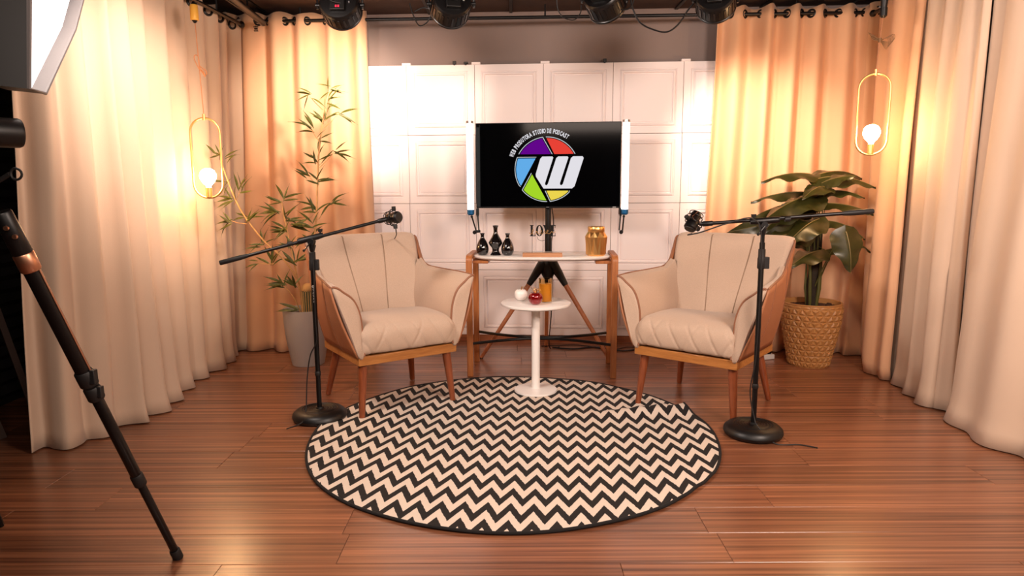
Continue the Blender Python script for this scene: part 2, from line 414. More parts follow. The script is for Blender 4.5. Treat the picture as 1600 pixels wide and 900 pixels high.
# moulded panels, half a metre square, standing on the baseboard in front of the back wall
def panel_mesh():
    b = MB(); S = 0.2535; rings = [(S, -0.018), (S, -0.0015), (S - 0.0012, 0.0), (0.2070, 0.0), (0.2045, -0.0075), (0.2015, -0.0075), (0.198, 0.002), (0.190, 0.0065), (0.182, 0.0040), (0.1795, -0.0015), (0.1765, -0.009), (0.1725, -0.009), (0.169, -0.001), (0.160, 0.0)]
    vs = []; fs = []
    for s, z in rings:
        for sx, sz in ((-1, -1), (1, -1), (1, 1), (-1, 1)): vs.append((sx * s, -z, sz * s))
    for j in range(len(rings) - 1):
        for i in range(4):
            k = (i + 1) % 4; fs.append((j * 4 + i, j * 4 + k, (j + 1) * 4 + k, (j + 1) * 4 + i))
    b4 = (len(rings) - 1) * 4; fs.append((b4, b4 + 1, b4 + 2, b4 + 3)); fs.append((3, 2, 1, 0))
    b.add(vs, fs); return b.mesh('panel', 'panel', smooth=True, angle=30)
pan = thing('wall_panelling', 'white moulded square wall panels covering the back wall behind the television', 'wall panelling', (0.24, WY(0.24), 0.05), YAW)
pme = panel_mesh(); PP = 0.510
for i in range(-4, 5):
    for j in range(4):
        place('panel', pme, pan, Matrix.Translation(((i + 0.5) * PP - 0.002 * (j % 2), random.uniform(-.0012, .0012), PP / 2 + j * PP)))
for i, xx in enumerate((-2 * PP, -PP, 0.0, 2 * PP)):
    mb = MB(); mb.box((xx + (0.01 if i else 0), 0.006, 4 * PP + 0.006), (0.065, 0.03, 0.018)); mb.build('top_cap', 'panel', pan, bevel=0.002)
for xx, w in ((-0.66, 0.025), (-0.575, 0.03), (0.445, 0.025)):
    mb = MB(); mb.box((xx, 0.0, 4 * PP + 0.012), (w, 0.02, 0.026 if w < .03 else .012)); mb.box((xx, -0.008, 4 * PP - 0.001), (w * .5, 0.004, 0.012)); mb.build('black_clip', 'black_plastic', pan, bevel=0.002)

# ================================================================== curtains and rods
def rod(name, a, b, label, r=0.012):
    t = thing(name, label, 'curtain rod', a)
    d = Vector(b) - Vector(a)
    mb = MB(); mb.cyl((0, 0, 0), d, r, n=14); mb.build('pole', 'black_metal', t)
    for k in (0, 1):
        mb = MB(); mb.sphere(d * k, r * 1.9, 12, 8); mb.build('finial', 'black_metal', t)
    for k in (0.12, 0.5, 0.88):
        p = d * k; mb = MB(); mb.tube([p, p + Vector((0, 0, 2.455 - a[2] - p.z))], 0.006); mb.build('bracket', 'black_metal', t)
    return t
rod('curtain_rod', (-2.04, 5.09, 2.365), (2.52, 4.93, 2.372), 'long black curtain rod running across the back wall under the ceiling')
rod('curtain_rod', (-2.02, 2.0, 2.31), (-1.86, 4.93, 2.31), 'black curtain rod carrying the drapes down the left side')
rod('curtain_rod', (2.42, 1.3, 2.33), (2.42, 4.78, 2.33), 'black curtain rod carrying the drapes down the right side')

def curtain(label, bottom, top, zt, period, amp, matn='curtain', zb=0.006, seed=0, phase=0.0, rings=False, rz_rod=2.365, sharp=0.0, ringz=None, hem=0.05, topamp=0.8):
    """bottom/top: polylines (x, y); folds run along the arclength of the top line"""
    rnd = random.Random(seed)
    B = spline([(x, y, 0) for x, y in bottom], 10); T_ = spline([(x, y, 0) for x, y in top], 10)
    def arc(P):
        s = [0.0]
        for a, b in zip(P, P[1:]): s.append(s[-1] + (b - a).length)
        return s
    sb, st = arc(B), arc(T_)
    def samp(P, s, t):
        d = t * s[-1]
        for i in range(len(s) - 1):
            if d <= s[i + 1] + 1e-9:
                k = (d - s[i]) / max(s[i + 1] - s[i], 1e-9); return P[i].lerp(P[i + 1], k), (P[i + 1] - P[i]).normalized()
        return P[-1].copy(), (P[-1] - P[-2]).normalized()
    Ls = st[-1]; nf = max(2, int(round(Ls / period)))
    # uneven fold positions
    cuts = [0.0]
    for i in range(nf * 2): cuts.append(cuts[-1] + 1 + rnd.uniform(-0.32, 0.32))
    cuts = [c / cuts[-1] for c in cuts]; amps = [amp * rnd.uniform(0.65, 1.2) for _ in cuts]
    per = 9; us = []; ws = []
    for i in range(len(cuts) - 1):
        for k in range(per):
            us.append(lerp(cuts[i], cuts[i + 1], k / per)); ws.append((i, k / per))
    us.append(1.0); ws.append((len(cuts) - 2, 1.0))
    nz = 34; vs = []
    for j in range(nz):
        v = j / (nz - 1); v = v ** 1.0
        z = lerp(zb, zt, v)
        for (u, (i, k)) in zip(us, ws):
            pb, tb = samp(B, sb, u); pt, tt = samp(T_, st, u)
            w = v; p = pb.lerp(pt, w); t = tb.lerp(tt, w).normalized(); n = Vector((-t.y, t.x, 0))
            sgn = 1 if (i % 2 == 0) else -1
            a0 = amps[i]
            prof = sin(pi * k)
            if sharp: prof = prof * (1 - sharp) + sharp * (1 - abs(2 * k - 1))
            av = lerp(1.05, topamp, v)
            drift = noise.noise(Vector((u * Ls * 3.1 + seed * 9.7, v * 1.1, seed))) * 0.030 * (1 - v * 0.7)
            lat = noise.noise(Vector((u * Ls * 2.3 + 5, v * 1.4, seed * 3.1))) * 0.035 * (1 - v)
            fine = noise.noise(Vector((u * Ls * 9, v * 3.0, seed + 4.4))) * 0.006
            disp = sgn * a0 * prof * av + drift + fine
            q = p + n * disp + t * (lat + 0.25 * sgn * 0.0)
            zz = z
            if v < 0.04:      # the hem brushes the boards and kicks out a little
                q += n * (-hem * 0.4) * (1 - v / 0.04)
            if v == 1.0: zz = z + 0.012 * sin(u * nf * 2 * pi + 1.3)
            vs.append((q.x, q.y, zz))
    nu = len(us); fs = [(j * nu + i, j * nu + i + 1, (j + 1) * nu + i + 1, (j + 1) * nu + i) for j in range(nz - 1) for i in range(nu - 1)]
    mb = MB(); mb.add(vs, fs)
    root = thing('curtain', label, 'curtain', (0, 0, 0))
    mb.build('drape', matn, root, smooth=True, angle=180, solid=0.004)
    if rings:
        rg = MB(); rg.tube([(0.024 * cos(a), 0.024 * sin(a), 0) for a in [2 * pi * q / 20 for q in range(20)]], 0.0085, 8, closed=True)
        rm = rg.mesh('eyelet', 'black_metal'); 
        for c in cuts[1:-1]:
            pt, tt = samp(T_, st, c)
            ci = cuts.index(c); sg_ = 1 if ci % 2 else -1; nn_ = Vector((-tt.y, tt.x, 0)); ax_ = tt * 0.62 + nn_ * 0.78 * sg_
            m = align((pt.x, pt.y, ringz), (0, 0, 1), ax_)
            place('eyelet', rm, root, m)
            hg = None
    return root

curtain('pale beige drape hanging at the far left beside the black tripod',
        [(-2.20, 2.98), (-2.02, 3.10), (-1.98, 3.26), (-1.93, 3.50), (-1.93, 3.72), (-2.00, 4.02)],
        [(-2.07, 2.98), (-2.00, 3.30), (-1.97, 3.65), (-1.95, 4.02)], 2.36, 0.175, 0.050, 'curtain', seed=3, sharp=0.3, rings=False, topamp=0.7)
curtain('beige drape on the left wall behind the glowing pendant lamp and its ring',
        [(-2.02, 4.06), (-1.97, 4.28), (-1.96, 4.52), (-2.02, 4.74), (-2.03, 5.02)],
        [(-1.95, 4.04), (-1.93, 4.45), (-1.93, 5.04)], 2.36, 0.20, 0.045, 'curtain', seed=5, rings=True, ringz=2.31)
curtain('orange lit drape in the back left corner behind the bamboo plant',
        [(-2.06, 4.99), (-1.68, 4.96), (-1.40, 5.06), (-1.04, 5.12)],
        [(-2.02, 5.09), (-1.55, 5.08), (-1.02, 5.06)], 2.415, 0.20, 0.058, 'curtain_warm_lit', seed=8, rings=True, ringz=2.365)
curtain('brightly lit drape on the back wall behind the right armchair and broad-leaved plant',
        [(1.40, 4.97), (1.80, 4.90), (2.05, 4.86), (2.36, 4.78), (2.52, 4.56)],
        [(1.44, 4.97), (1.90, 4.95), (2.44, 4.93), (2.56, 4.72)], 2.42, 0.185, 0.058, 'curtain_warm_lit', seed=11, rings=True, ringz=2.372)
curtain('narrow drape strip on the right side behind the right pendant lamp',
        [(2.30, 4.08), (2.25, 4.22), (2.33, 4.38), (2.48, 4.62)],
        [(2.38, 4.10), (2.37, 4.28), (2.36, 4.48), (2.46, 4.72)], 2.38, 0.19, 0.030, 'curtain_warm_lit', seed=14, rings=False)
curtain('pale pleated drape on the right side next to the right pendant lamp',
        [(2.36, 4.15), (2.33, 3.95), (2.28, 3.75), (2.24, 3.55), (2.36, 3.52)],
        [(2.38, 4.13), (2.36, 3.85), (2.36, 3.52)], 2.38, 0.15, 0.024, 'curtain', seed=17, sharp=0.4)
curtain('wide pale drape at the far right edge of the room',
        [(2.36, 3.52), (2.22, 3.28), (2.20, 3.08), (2.26, 2.85), (2.28, 2.4), (2.3, 1.8)],
        [(2.38, 3.52), (2.36, 3.1), (2.36, 2.6), (2.38, 1.8)], 2.38, 0.30, 0.030, 'curtain', seed=21, sharp=0.3)

# ================================================================== rug
def build_rug():
    root = thing('round_rug', 'round black and cream chevron rug in the middle of the floor', 'rug', (0, 3.2, 0))
    Rr = 0.975; nr = 64; na = 144
    def h(x, y):
        z = 0.0075
        # ridge near the right armchair
        yr = lerp(0.27, 0.35, (x - 0.35) / 0.6); g = sstep((x - 0.25) / 0.65)
        d = y - yr
        z += g * 0.038 * (math.exp(-(d / 0.07) ** 2) if d < 0 else math.exp(-(d / 0.018) ** 2))
        # soft ripples
        z += 0.0045 * math.exp(-((y - 0.14 * x - 0.27) / 0.05) ** 2) * sstep((-x - 0.35) / 0.4)
        z += 0.004 * (noise.noise(Vector((x * 4, y * 4, 2))) + 0.6) * sstep((sqrt(x * x + y * y) - 0.6) / 0.3)
        z += 0.006 * sstep((x - 0.55) / 0.25) * (0.5 + 0.5 * sin(x * 26 + y * 38)) * sstep((-y - 0.35) / 0.2)
        return z
    def rad(a):
        return Rr * (1 + 0.004 * sin(3 * a + 1) + 0.004 * sin(7 * a) - 0.012 * math.exp(-((a - 2 * pi * 0.885) / 0.16) ** 2))
    vs = [(0, 0, h(0, 0))]; fs = []
    for j in range(1, nr + 1):
        for i in range(na):
            a = 2 * pi * i / na; r = rad(a) * j / nr; x, y = r * cos(a), r * sin(a); vs.append((x, y, h(x, y)))
    for i in range(na): fs.append((0, 1 + i, 1 + (i + 1) % na))
    for j in range(nr - 1):
        for i in range(na):
            k = (i + 1) % na; fs.append((1 + j * na + i, 1 + (j + 1) * na + i, 1 + (j + 1) * na + k, 1 + j * na + k))
    # skirt
    o = len(vs)
    for i in range(na): a = vs[1 + (nr - 1) * na + i]; vs.append((a[0], a[1], a[2] - 0.006))
    for i in range(na): k = (i + 1) % na; fs.append((1 + (nr - 1) * na + i, o + i, o + k, 1 + (nr - 1) * na + k))
    mb = MB(); mb.add(vs, fs); mb.uv = [(v[0], v[1]) for v in vs]
    mb.build('rug_field', 'rug', root, angle=180)
    pts = [(rad(a) * cos(a), rad(a) * sin(a), h(rad(a) * cos(a), rad(a) * sin(a)) - 0.002) for a in [2 * pi * i / 216 for i in range(216)]]
    mb = MB(); mb.tube(pts, 0.0065, 8, closed=True); mb.build('binding', 'rug_edge', root)
build_rug()

# ================================================================== armchairs
def armchair(loc, rz, label):
    root = thing('armchair', label, 'armchair', loc, rz)
    # legs
    for sx, yy, tx, ty in ((-1, -0.25, 0.245, -0.225), (1, -0.25, 0.245, -0.225), (-1, 0.27, 0.225, 0.20), (1, 0.27, 0.225, 0.20)):
        fx = 0.27
        mb = MB(); mb.tube([(sx * fx, yy, 0.0), (sx * fx * .998, yy * .998, 0.006), (sx * tx, ty, 0.287)], [0.0135, 0.0155, 0.0245], 18)
        mb.build('leg', 'leg_wood', root)
    # wooden frame
    mb = MB(); fw, f0, f1 = 0.285, -0.275, 0.25
    mb.box((0, f0 + 0.0125, 0.310), (2 * fw, 0.025, 0.048)); mb.box((0, f1 - 0.0125, 0.310), (2 * fw, 0.025, 0.048))
    for s in (-1, 1): mb.box((s * (fw - 0.0125), (f0 + f1) / 2, 0.310), (0.025, f1 - f0 - 0.05, 0.0475))
    mb.box((0, 0, 0.300), (2 * fw - 0.05, f1 - f0 - 0.05, 0.012))
    mb.build('frame', 'frame_wood', root, bevel=0.003)
    # curves of the shell
    top = [(0.0, (0.412, -0.255, 0.700)), (0.14, (0.400, -0.16, 0.708)), (0.30, (0.370, 0.02, 0.712)), (0.42, (0.345, 0.165, 0.718)), (0.48, (0.338, 0.225, 0.745)), (0.60, (0.345, 0.30, 0.845)), (0.675, (0.352, 0.340, 0.895)), (0.72, (0.325, 0.356, 0.893)), (0.85, (0.18, 0.378, 0.893)), (1.0, (0.0, 0.388, 0.893))]
    bot = [(0.0, (0.290, -0.278, 0.334)), (0.30, (0.292, 0.02, 0.334)), (0.48, (0.290, 0.20, 0.334)), (0.60, (0.270, 0.262, 0.334)), (0.72, (0.22, 0.285, 0.334)), (1.0, (0.0, 0.290, 0.334))]
    def topc(u): # full -1..1
        q = interp(top, 1 - abs(u)); return Vector((q[0] * (1 if u >= 0 else -1), q[1], q[2]))
    def botc(u):
        q = interp(bot, 1 - abs(u)); return Vector((q[0] * (1 if u >= 0 else -1), q[1], q[2]))
    def smooth_curve(fn, n=96, k=3):
        P = [fn(-1 + 2 * i / n) for i in range(n + 1)]
        for _ in range(k): P = [P[0]] + [(P[i - 1] + P[i] * 2 + P[i + 1]) / 4 for i in range(1, n)] + [P[-1]]
        return P
    TP = smooth_curve(topc, 96, 2); BP = smooth_curve(botc, 96, 2); n = 96
    def shellp(i, v):
        p = BP[i].lerp(TP[i], v); c = Vector((0, 0, 0.5)); out = Vector((p.x, p.y - 0.02, 0)).normalized()
        # the sides bulge a little below the arms
        return p + out * 0.020 * sin(pi * v)
    mb = MB(); rows = 12
    vs = [shellp(i, j / (rows - 1)) for j in range(rows) for i in range(n + 1)]
    fs = [(j * (n + 1) + i, j * (n + 1) + i + 1, (j + 1) * (n + 1) + i + 1, (j + 1) * (n + 1) + i) for j in range(rows - 1) for i in range(n)]
    mb.add(vs, fs); mb.build('outer_shell', 'leather', root, angle=60, solid=0.010)
    for sl in (TP[:34], TP[n - 33:]): mb = MB(); mb.tube([p + Vector((0, 0, 0.003)) for p in sl], 0.0055, 8); mb.build('shell_piping', 'piping', root)
    # vertical seams on the outside
    for i in (10, 24, n - 24, n - 10):
        mb = MB(); mb.tube([shellp(i, v / 10) + Vector((shellp(i, v / 10).x, 0, 0)).normalized() * 0.0055 for v in range(11)], 0.0022, 6); mb.build('shell_seam', 'piping', root)
    # arms: closed sections from front to back
    def tip_at(y):
        best = None
        for p in TP[n // 2:]:
            pass
        c = [p for p in TP if p.x > 0.2 and p.z < 0.80]
        c = sorted(c, key=lambda p: abs(p.y - y))[0]; return c
    ys = [-0.262, -0.20, -0.12, -0.02, 0.08, 0.16, 0.23]
    for s in (-1, 1):
        secs = []
        for k, yy in enumerate(ys):
            t = k / (len(ys) - 1); tp = tip_at(yy); xt, zt = tp.x - 0.006, tp.z - 0.001
            xb = 0.288
            zin = lerp(0.44, 0.46, t)
            xin = lerp(0.258, 0.235, sstep(t))
            back = sstep((t - 0.55) / 0.45)
            # inner curve: outer tip -> over the top -> convex down to the seat
            m1 = (lerp(0.352, 0.30, t), zt - lerp(0.024, 0.012, t)); m2 = (lerp(0.298, 0.262, t), lerp(0.628, 0.625, t)); m3 = (lerp(0.266, 0.238, t), lerp(0.545, 0.545, t))
            loop = [(xb, 0.336), ((xb * 0.6 + xt * 0.4) , lerp(0.336, zt, 0.4)), (lerp(xb, xt, 0.8), lerp(0.336, zt, 0.8)), (xt, zt), (lerp(xt, m1[0], .5), zt - 0.003 ), m1, m2, m3, (xin, zin), (xin, 0.336)]
            yo = [0.0, 0.002, 0.006, 0.012, 0.006, 0, 0, 0, 0, 0]
            secs.append([Vector((s * x, (-0.278 if k == 0 and i in (0, 1, 9) else yy), z)) for i, (x, z) in enumerate(loop)])
        # rounded front: inset cap ring
        def dense(sec): 
            return spline(sec, 4, closed=True)
        D = [dense(sc_) for sc_ in secs]
        c = sum(D[0], Vector()) / len(D[0])
        D.insert(0, [p.lerp(c, 0.05) + Vector((0, -0.010, 0)) for p in D[0]])
        D.insert(0, [p.lerp(c, 0.30) + Vector((0, -0.004, 0)) for p in D[0]])
        mm = len(D[0]); mb = MB(); vs = [p for d in D for p in d]
        fs = [(j * mm + i, j * mm + (i + 1) % mm, (j + 1) * mm + (i + 1) % mm, (j + 1) * mm + i) for j in range(len(D) - 1) for i in range(mm)]
        fs.append(tuple(range(mm))); mb.add(vs, fs)
        mb.build('armrest', 'fabric', root, angle=70)
        # piping round the inner edge of the front panel
        d = D[2]; seg = d[12:37]
        mb = MB(); mb.tube([p + Vector((0, -0.006, 0.002)) for p in seg], 0.0058, 8); mb.build('arm_piping', 'piping', root)
    # backrest cushion
    def backf(u, v, off):
        # u -1..1 across, v 0..1 up; off thickness
        w = lerp(0.255, 0.341, sstep(v * 1.05)) if v < 1 else 0.341
        x = u * w
        z = lerp(0.40, 0.914, v) - 0.012 * max(0, (abs(u) - 0.8) / 0.2) ** 2 * v
        yf = lerp(0.125, 0.318, v ** 1.15) + 0.02 * (1 - u * u) - 0.028 * abs(u) ** 3 * (1 - v)
        yf += 0.006 * sin(pi * v) * 0
        return Vector((x, yf + off, z))
    nu, nv = 41, 26; vs = []; fs = []
    for j in range(nv):
        v = j / (nv - 1)
        for i in range(nu):
            u = -1 + 2 * i / (nu - 1); p = backf(u, v, 0)
            e = max(0, abs(u) - 0.94) / 0.06; p.y += 0.02 * e * e
            for su in (-0.36, 0.36):   # seams sink in
                uu = su * lerp(0.82, 1.0, v); p.y += 0.004 * math.exp(-((u - uu) / 0.03) ** 2)
            if v > 0.95: p.y += 0.016 * ((v - 0.95) / 0.05) ** 2; 
            vs.append(p)
    base = len(vs)
    for j in range(nv):
        for i in range(nu):
            u = -1 + 2 * i / (nu - 1); v = j / (nv - 1); p = backf(u * 0.985, v, 0.045); p.z += 0.004 * (v > .9); vs.append(p)
    q = lambda b, i, j: b + j * nu + i
    for j in range(nv - 1):
        for i in range(nu - 1):
            fs.append((q(0, i, j), q(0, i + 1, j), q(0, i + 1, j + 1), q(0, i, j + 1))); fs.append((q(base, i, j), q(base, i, j + 1), q(base, i + 1, j + 1), q(base, i + 1, j)))
    for i in range(nu - 1):
        fs.append((q(0, i, nv - 1), q(0, i + 1, nv - 1), q(base, i + 1, nv - 1), q(base, i, nv - 1))); fs.append((q(0, i, 0), q(base, i, 0), q(base, i + 1, 0), q(0, i + 1, 0)))
    for j in range(nv - 1):
        fs.append((q(0, 0, j), q(0, 0, j + 1), q(base, 0, j + 1), q(base, 0, j))); fs.append((q(0, nu - 1, j), q(base, nu - 1, j), q(base, nu - 1, j + 1), q(0, nu - 1, j + 1)))
    mb = MB(); mb.add(vs, fs); mb.build('backrest', 'fabric', root, angle=60)
    for su in (-0.36, 0.36):
        for dd in (-0.006, 0.006):
            pts = []
            for k in range(21):
                v = lerp(0.12, 0.985, k / 20); pts.append(backf(su * lerp(0.82, 1.0, v) + dd, v, 0.0018))
            p = pts[-1]; pts.append(p + Vector((0, 0.03, 0.006)))
            mb = MB(); mb.tube(pts, 0.0010, 6); mb.build('back_seam', 'stitch', root)
    # seat cushion
    nu, nv = 96, 30; vs = []; fs = []
    def seat(u, w):  # u around cross direction x -1..1 ; w along section from front bottom over top to the back
        pass
    prof = [(-0.262, 0.336), (-0.292, 0.350), (-0.304, 0.385), (-0.306, 0.425), (-0.298, 0.458), (-0.278, 0.482), (-0.245, 0.496), (-0.18, 0.503), (-0.08, 0.503), (0.02, 0.498), (0.12, 0.490), (0.16, 0.470), (0.165, 0.40), (0.16, 0.336)]
    PR = spline([(0, a, b) for a, b in prof], 5)
    nv = len(PR)
    for j, p in enumerate(PR):
        for i in range(nu):
            u = -1 + 2 * i / (nu - 1); e = abs(u)
            k = (1 - max(0, (e - 0.86) / 0.14) ** 2.4 * 0.5)
            kk = max(0, (e - 0.82) / 0.18)
            x = u * 0.268
            zc = 0.415; yc = -0.07
            shrink = 1 - 0.16 * kk ** 2.5
            y = yc + (p.y - yc) * (1 - 0.07 * kk ** 2.2)
            z = 0.336 + (p.z - 0.336) * shrink
            # quilting: slanting lines over the front edge
            if p.y < -0.2:
                ph = (x / 0.16 + p.z * 3.2) if True else 0
                g1 = abs(((x + (p.z - 0.42) * 0.55) / 0.105) % 1 - 0.5); g2 = abs(((x - (p.z - 0.42) * 0.55) / 0.21 + .3) % 1 - 0.5)
                dd = math.exp(-(g1 / 0.055) ** 2) * 0.0060 + math.exp(-(g2 / 0.03) ** 2) * 0.005
                y += dd
            y += 0.004 * noise.noise(Vector((x * 12, p.z * 12, 1)))
            z += 0.005 * noise.noise(Vector((x * 7, p.y * 7, 4)))
            vs.append((x, y, z + 0.004 * (1 - u * u)))
    fs = [(j * nu + i, j * nu + i + 1, (j + 1) * nu + i + 1, (j + 1) * nu + i) for j in range(nv - 1) for i in range(nu - 1)]
    fs.append(tuple(j * nu for j in range(nv))); fs.append(tuple(j * nu + nu - 1 for j in range(nv - 1, -1, -1)))
    fs.append(tuple(range(nu - 1, -1, -1)) + tuple((nv - 1) * nu + i for i in range(nu)))
    mb = MB(); mb.add(vs, fs); mb.build('seat_cushion', 'fabric', root, angle=50)
    return root
armchair((-0.700, 3.775, 0.004), R(34), 'cream upholstered armchair with tan shell, left of the small white table')
armchair((1.062, 3.672, 0.004), R(-39), 'cream upholstered armchair with tan shell, right of the small white table')

# ================================================================== side table and what stands on it
ZR = 0.008
t = thing('side_table', 'small round white pedestal table standing on the chevron rug', 'table', (0.137, 3.885, ZR))
mb = MB(); mb.lathe([(0.0, 0), (0.124, 0), (0.126, 0.003), (0.124, 0.012), (0.060, 0.0165), (0.026, 0.020), (0, 0.02)], 48, cap=False); mb.build('base', 'white_gloss', t)
mb = MB(); mb.cyl((0, 0, 0.018), (0, 0, 0.512), 0.0245, n=28); mb.build('pole', 'white_gloss', t)
mb = MB(); mb.lathe([(0, 0.508), (0.185, 0.508), (0.199, 0.514), (0.202, 0.520), (0.201, 0.526), (0.197, 0.5285), (0, 0.5285)], 72, cap=False); mb.build('tabletop', 'white_gloss', t)
mb = MB(); mb.lathe([(0, 0.495), (0.055, 0.495), (0.058, 0.509), (0, 0.509)], 28, cap=False); mb.build('mount_plate', 'white_gloss', t)
ZT = ZR + 0.529
def apple(loc, r, matn, label, leafy):
    t = thing('decorative_apple', label, 'ornament', loc)
    prof = []
    for k in range(21):
        a = -pi / 2 + pi * k / 20
        rr = r * (cos(a) ** 0.85 if cos(a) > 0 else 0) * (1 + 0.10 * sin(a)); zz = r * 0.93 * sin(a)
        if a > 0: zz -= r * 0.30 * math.exp(-(rr / (0.33 * r)) ** 2)
        else: zz += r * 0.14 * math.exp(-(rr / (0.3 * r)) ** 2)
        prof.append((max(rr, 0.0003), zz + r * 0.85))
    mb = MB(); mb.lathe(prof, 40); mb.build('body', matn, t, angle=180)
    mb = MB(); mb.tube(spline([(0, 0, r * 1.35), (0.003, 0, r * 1.75), (0.007, -0.002, r * 2.15)], 6), [0.0022] * 7 + [0.003] * 6, 8); mb.build('stem', 'gold', t)
    mb = MB()
    def lf(u, v): w = 0.011 * sin(pi * u) ** 0.8; return (0.002 + u * 0.028, (v - .5) * 2 * w, r * 1.72 + 0.014 * sin(pi * u * .8))
    mb.grid(7, 3, lf); mb.build('leaf', 'gold', t, solid=0.001)
    if leafy:
        for q in range(5):
            a = q * 1.26 + .4; mb = MB()
            mb.tube(spline([(0, 0, r * 1.4), (0.012 * cos(a), 0.012 * sin(a), r * 1.9), (0.026 * cos(a), 0.02 * sin(a), r * (2.0 + .16 * (q % 3))), (0.019 * cos(a + .6), 0.014 * sin(a + .6), r * (2.2 + .1 * (q % 2)))], 6), 0.0014, 6); mb.build('wire_tendril', 'gold', t)
apple((0.052, 3.945, ZT), 0.0385, 'white_gloss', 'white ornamental apple with gold stem on the small round table', False)
apple((0.132, 3.800, ZT), 0.0415, 'red_gloss', 'glossy dark red ornamental apple with gold wire stem on the round table', True)
t = thing('candle_glass', 'amber pillar candle in a clear glass behind the red apple', 'candle', (0.193, 3.905, ZT))
mb = MB(); mb.cyl((0, 0, 0.004), (0, 0, 0.105), 0.0345, n=36); mb.build('wax', 'candle', t)
mb = MB(); mb.tube([(0, 0, 0.104), (0.001, 0, 0.114)], 0.0012, 6); mb.build('wick', 'black_matte', t)
glass = bpy.data.materials.new('amber_glass'); glass.use_nodes = True
gb_ = glass.node_tree.nodes['Principled BSDF']; gb_.inputs['Base Color'].default_value = (1.0, 0.83, 0.55, 1); gb_.inputs['Transmission Weight'].default_value = 1.0
gb_.inputs['Roughness'].default_value = 0.04; gb_.inputs['IOR'].default_value = 1.3; M['glass'] = glass
mb = MB(); mb.lathe([(0.0, 0.0), (0.0385, 0.0), (0.0395, 0.004), (0.0395, 0.134), (0.0375, 0.134), (0.0372, 0.003), (0.0, 0.0025)], 40, cap=False); mb.build('glass_holder', 'glass', t)

# ================================================================== console table
CX, CY, CR = 0.195, 4.385, R(-3.6)
ct = thing('console_table', 'wooden console table with white curved top under the television', 'table', (CX, CY, 0), CR)
def oval(k, zz):
    pts = []
    for i in range(96):
        a = 2 * pi * i / 96; cx_ = abs(cos(a)) ** 0.55 * (1 if cos(a) >= 0 else -1); sy_ = abs(sin(a)) ** 0.8 * (1 if sin(a) >= 0 else -1)
        pts.append((cx_ * (0.445 - k), sy_ * (0.215 - k), zz))
    return pts
mb = MB(); rings = [oval(0.030, 0.738), oval(0.006, 0.748), oval(0.0, 0.754), oval(0.0, 0.761), oval(0.004, 0.764)]
vs = [p for r_ in rings for p in r_]; fs = [(j * 96 + i, j * 96 + (i + 1) % 96, (j + 1) * 96 + (i + 1) % 96, (j + 1) * 96 + i) for j in range(4) for i in range(96)]
fs += [tuple(range(95, -1, -1)), tuple(4 * 96 + i for i in range(96))]
mb.add(vs, fs); mb.build('tabletop', 'white_gloss', ct, angle=50)
for s in (-1, 1):
    for sy in (-1, 1):
        x0 = s * 0.452; y0 = sy * 0.182
        # post with a rounded shoulder running into the cross rail
        path = [(x0, y0, 0.0), (x0, y0, 0.735)]
        for k in range(1, 7):
            a = pi / 2 * k / 6; path.append((x0, y0 - sy * 0.028 * (1 - cos(a)), 0.735 + 0.028 * sin(a)))
        mb = MB(); w = 0.019; d = 0.013; vs = []; fs = []
        for i, p in enumerate(path):
            tz = Vector(path[min(i + 1, len(path) - 1)]) - Vector(path[max(i - 1, 0)]); tz.normalize(); nn = Vector((0, tz.z, -tz.y))
            for a, b in ((-1, -1), (1, -1), (1, 1), (-1, 1)): q_ = Vector(p) + Vector((a * w, 0, 0)) + nn * b * d; vs.append(q_)
        for i in range(len(path) - 1):
            for k in range(4): l = (k + 1) % 4; fs.append((i * 4 + k, i * 4 + l, i * 4 + 4 + l, i * 4 + 4 + k))
        fs += [(3, 2, 1, 0), tuple(4 * (len(path) - 1) + k for k in range(4))]
        mb.add(vs, fs); mb.build('leg', 'console_wood', ct, bevel=0.003)
    mb = MB(); mb.box((x0, 0, 0.763), (0.038, 0.308, 0.0255)); mb.build('end_rail', 'console_wood', ct, bevel=0.003)
    mb = MB(); mb.box((s * 0.385, 0, 0.728), (0.10, 0.30, 0.018)); mb.build('top_support', 'console_wood', ct, bevel=0.003)
for sy in (-1, 1):
    pts = [(lerp(-0.44, 0.44, k / 24), sy * (0.182 - 0.165 * sin(pi * k / 24)), 0.212) for k in range(25)]
    mb = MB(); mb.tube(pts, 0.0095, 10); mb.build('stretcher', 'black_metal', ct)

ZC = 0.764
vase_s = [(0.0, 0.0), (0.022, 0.0), (0.031, 0.008), (0.0395, 0.028), (0.0405, 0.045), (0.035, 0.068), (0.024, 0.092), (0.014, 0.108), (0.0115, 0.120), (0.0125, 0.132), (0.017, 0.139), (0.013, 0.139), (0.009, 0.130), (0.0, 0.128)]
vase_t = [(0.0, 0.0), (0.033, 0.0), (0.034, 0.006), (0.026, 0.018), (0.022, 0.030), (0.024, 0.046), (0.036, 0.062), (0.0445, 0.076), (0.043, 0.086), (0.033, 0.104), (0.021, 0.124), (0.0145, 0.140), (0.0125, 0.158), (0.0145, 0.176), (0.019, 0.187), (0.0155, 0.187), (0.009, 0.176), (0, 0.174)]
def vase(x, y, prof, label):
    pr = spline([(r, 0, z) for r, z in prof], 4)
    mb = MB(); mb.lathe([(max(p.x, 0), p.z) for p in pr], 40, cap=False); o = mb.build('vase', 'black_gloss', loc=(x, y, ZC), angle=60)
    tag(o, label, 'vase', 'black vases on the console table')
vase(-0.187, 4.345, vase_s, 'small glossy black bottle vase, the left one of three on the console')
vase(-0.103, 4.335, vase_t, 'tall glossy black vase with pinched foot between two smaller vases')
vase(-0.027, 4.315, vase_s, 'small glossy black bottle vase right of the tall vase')

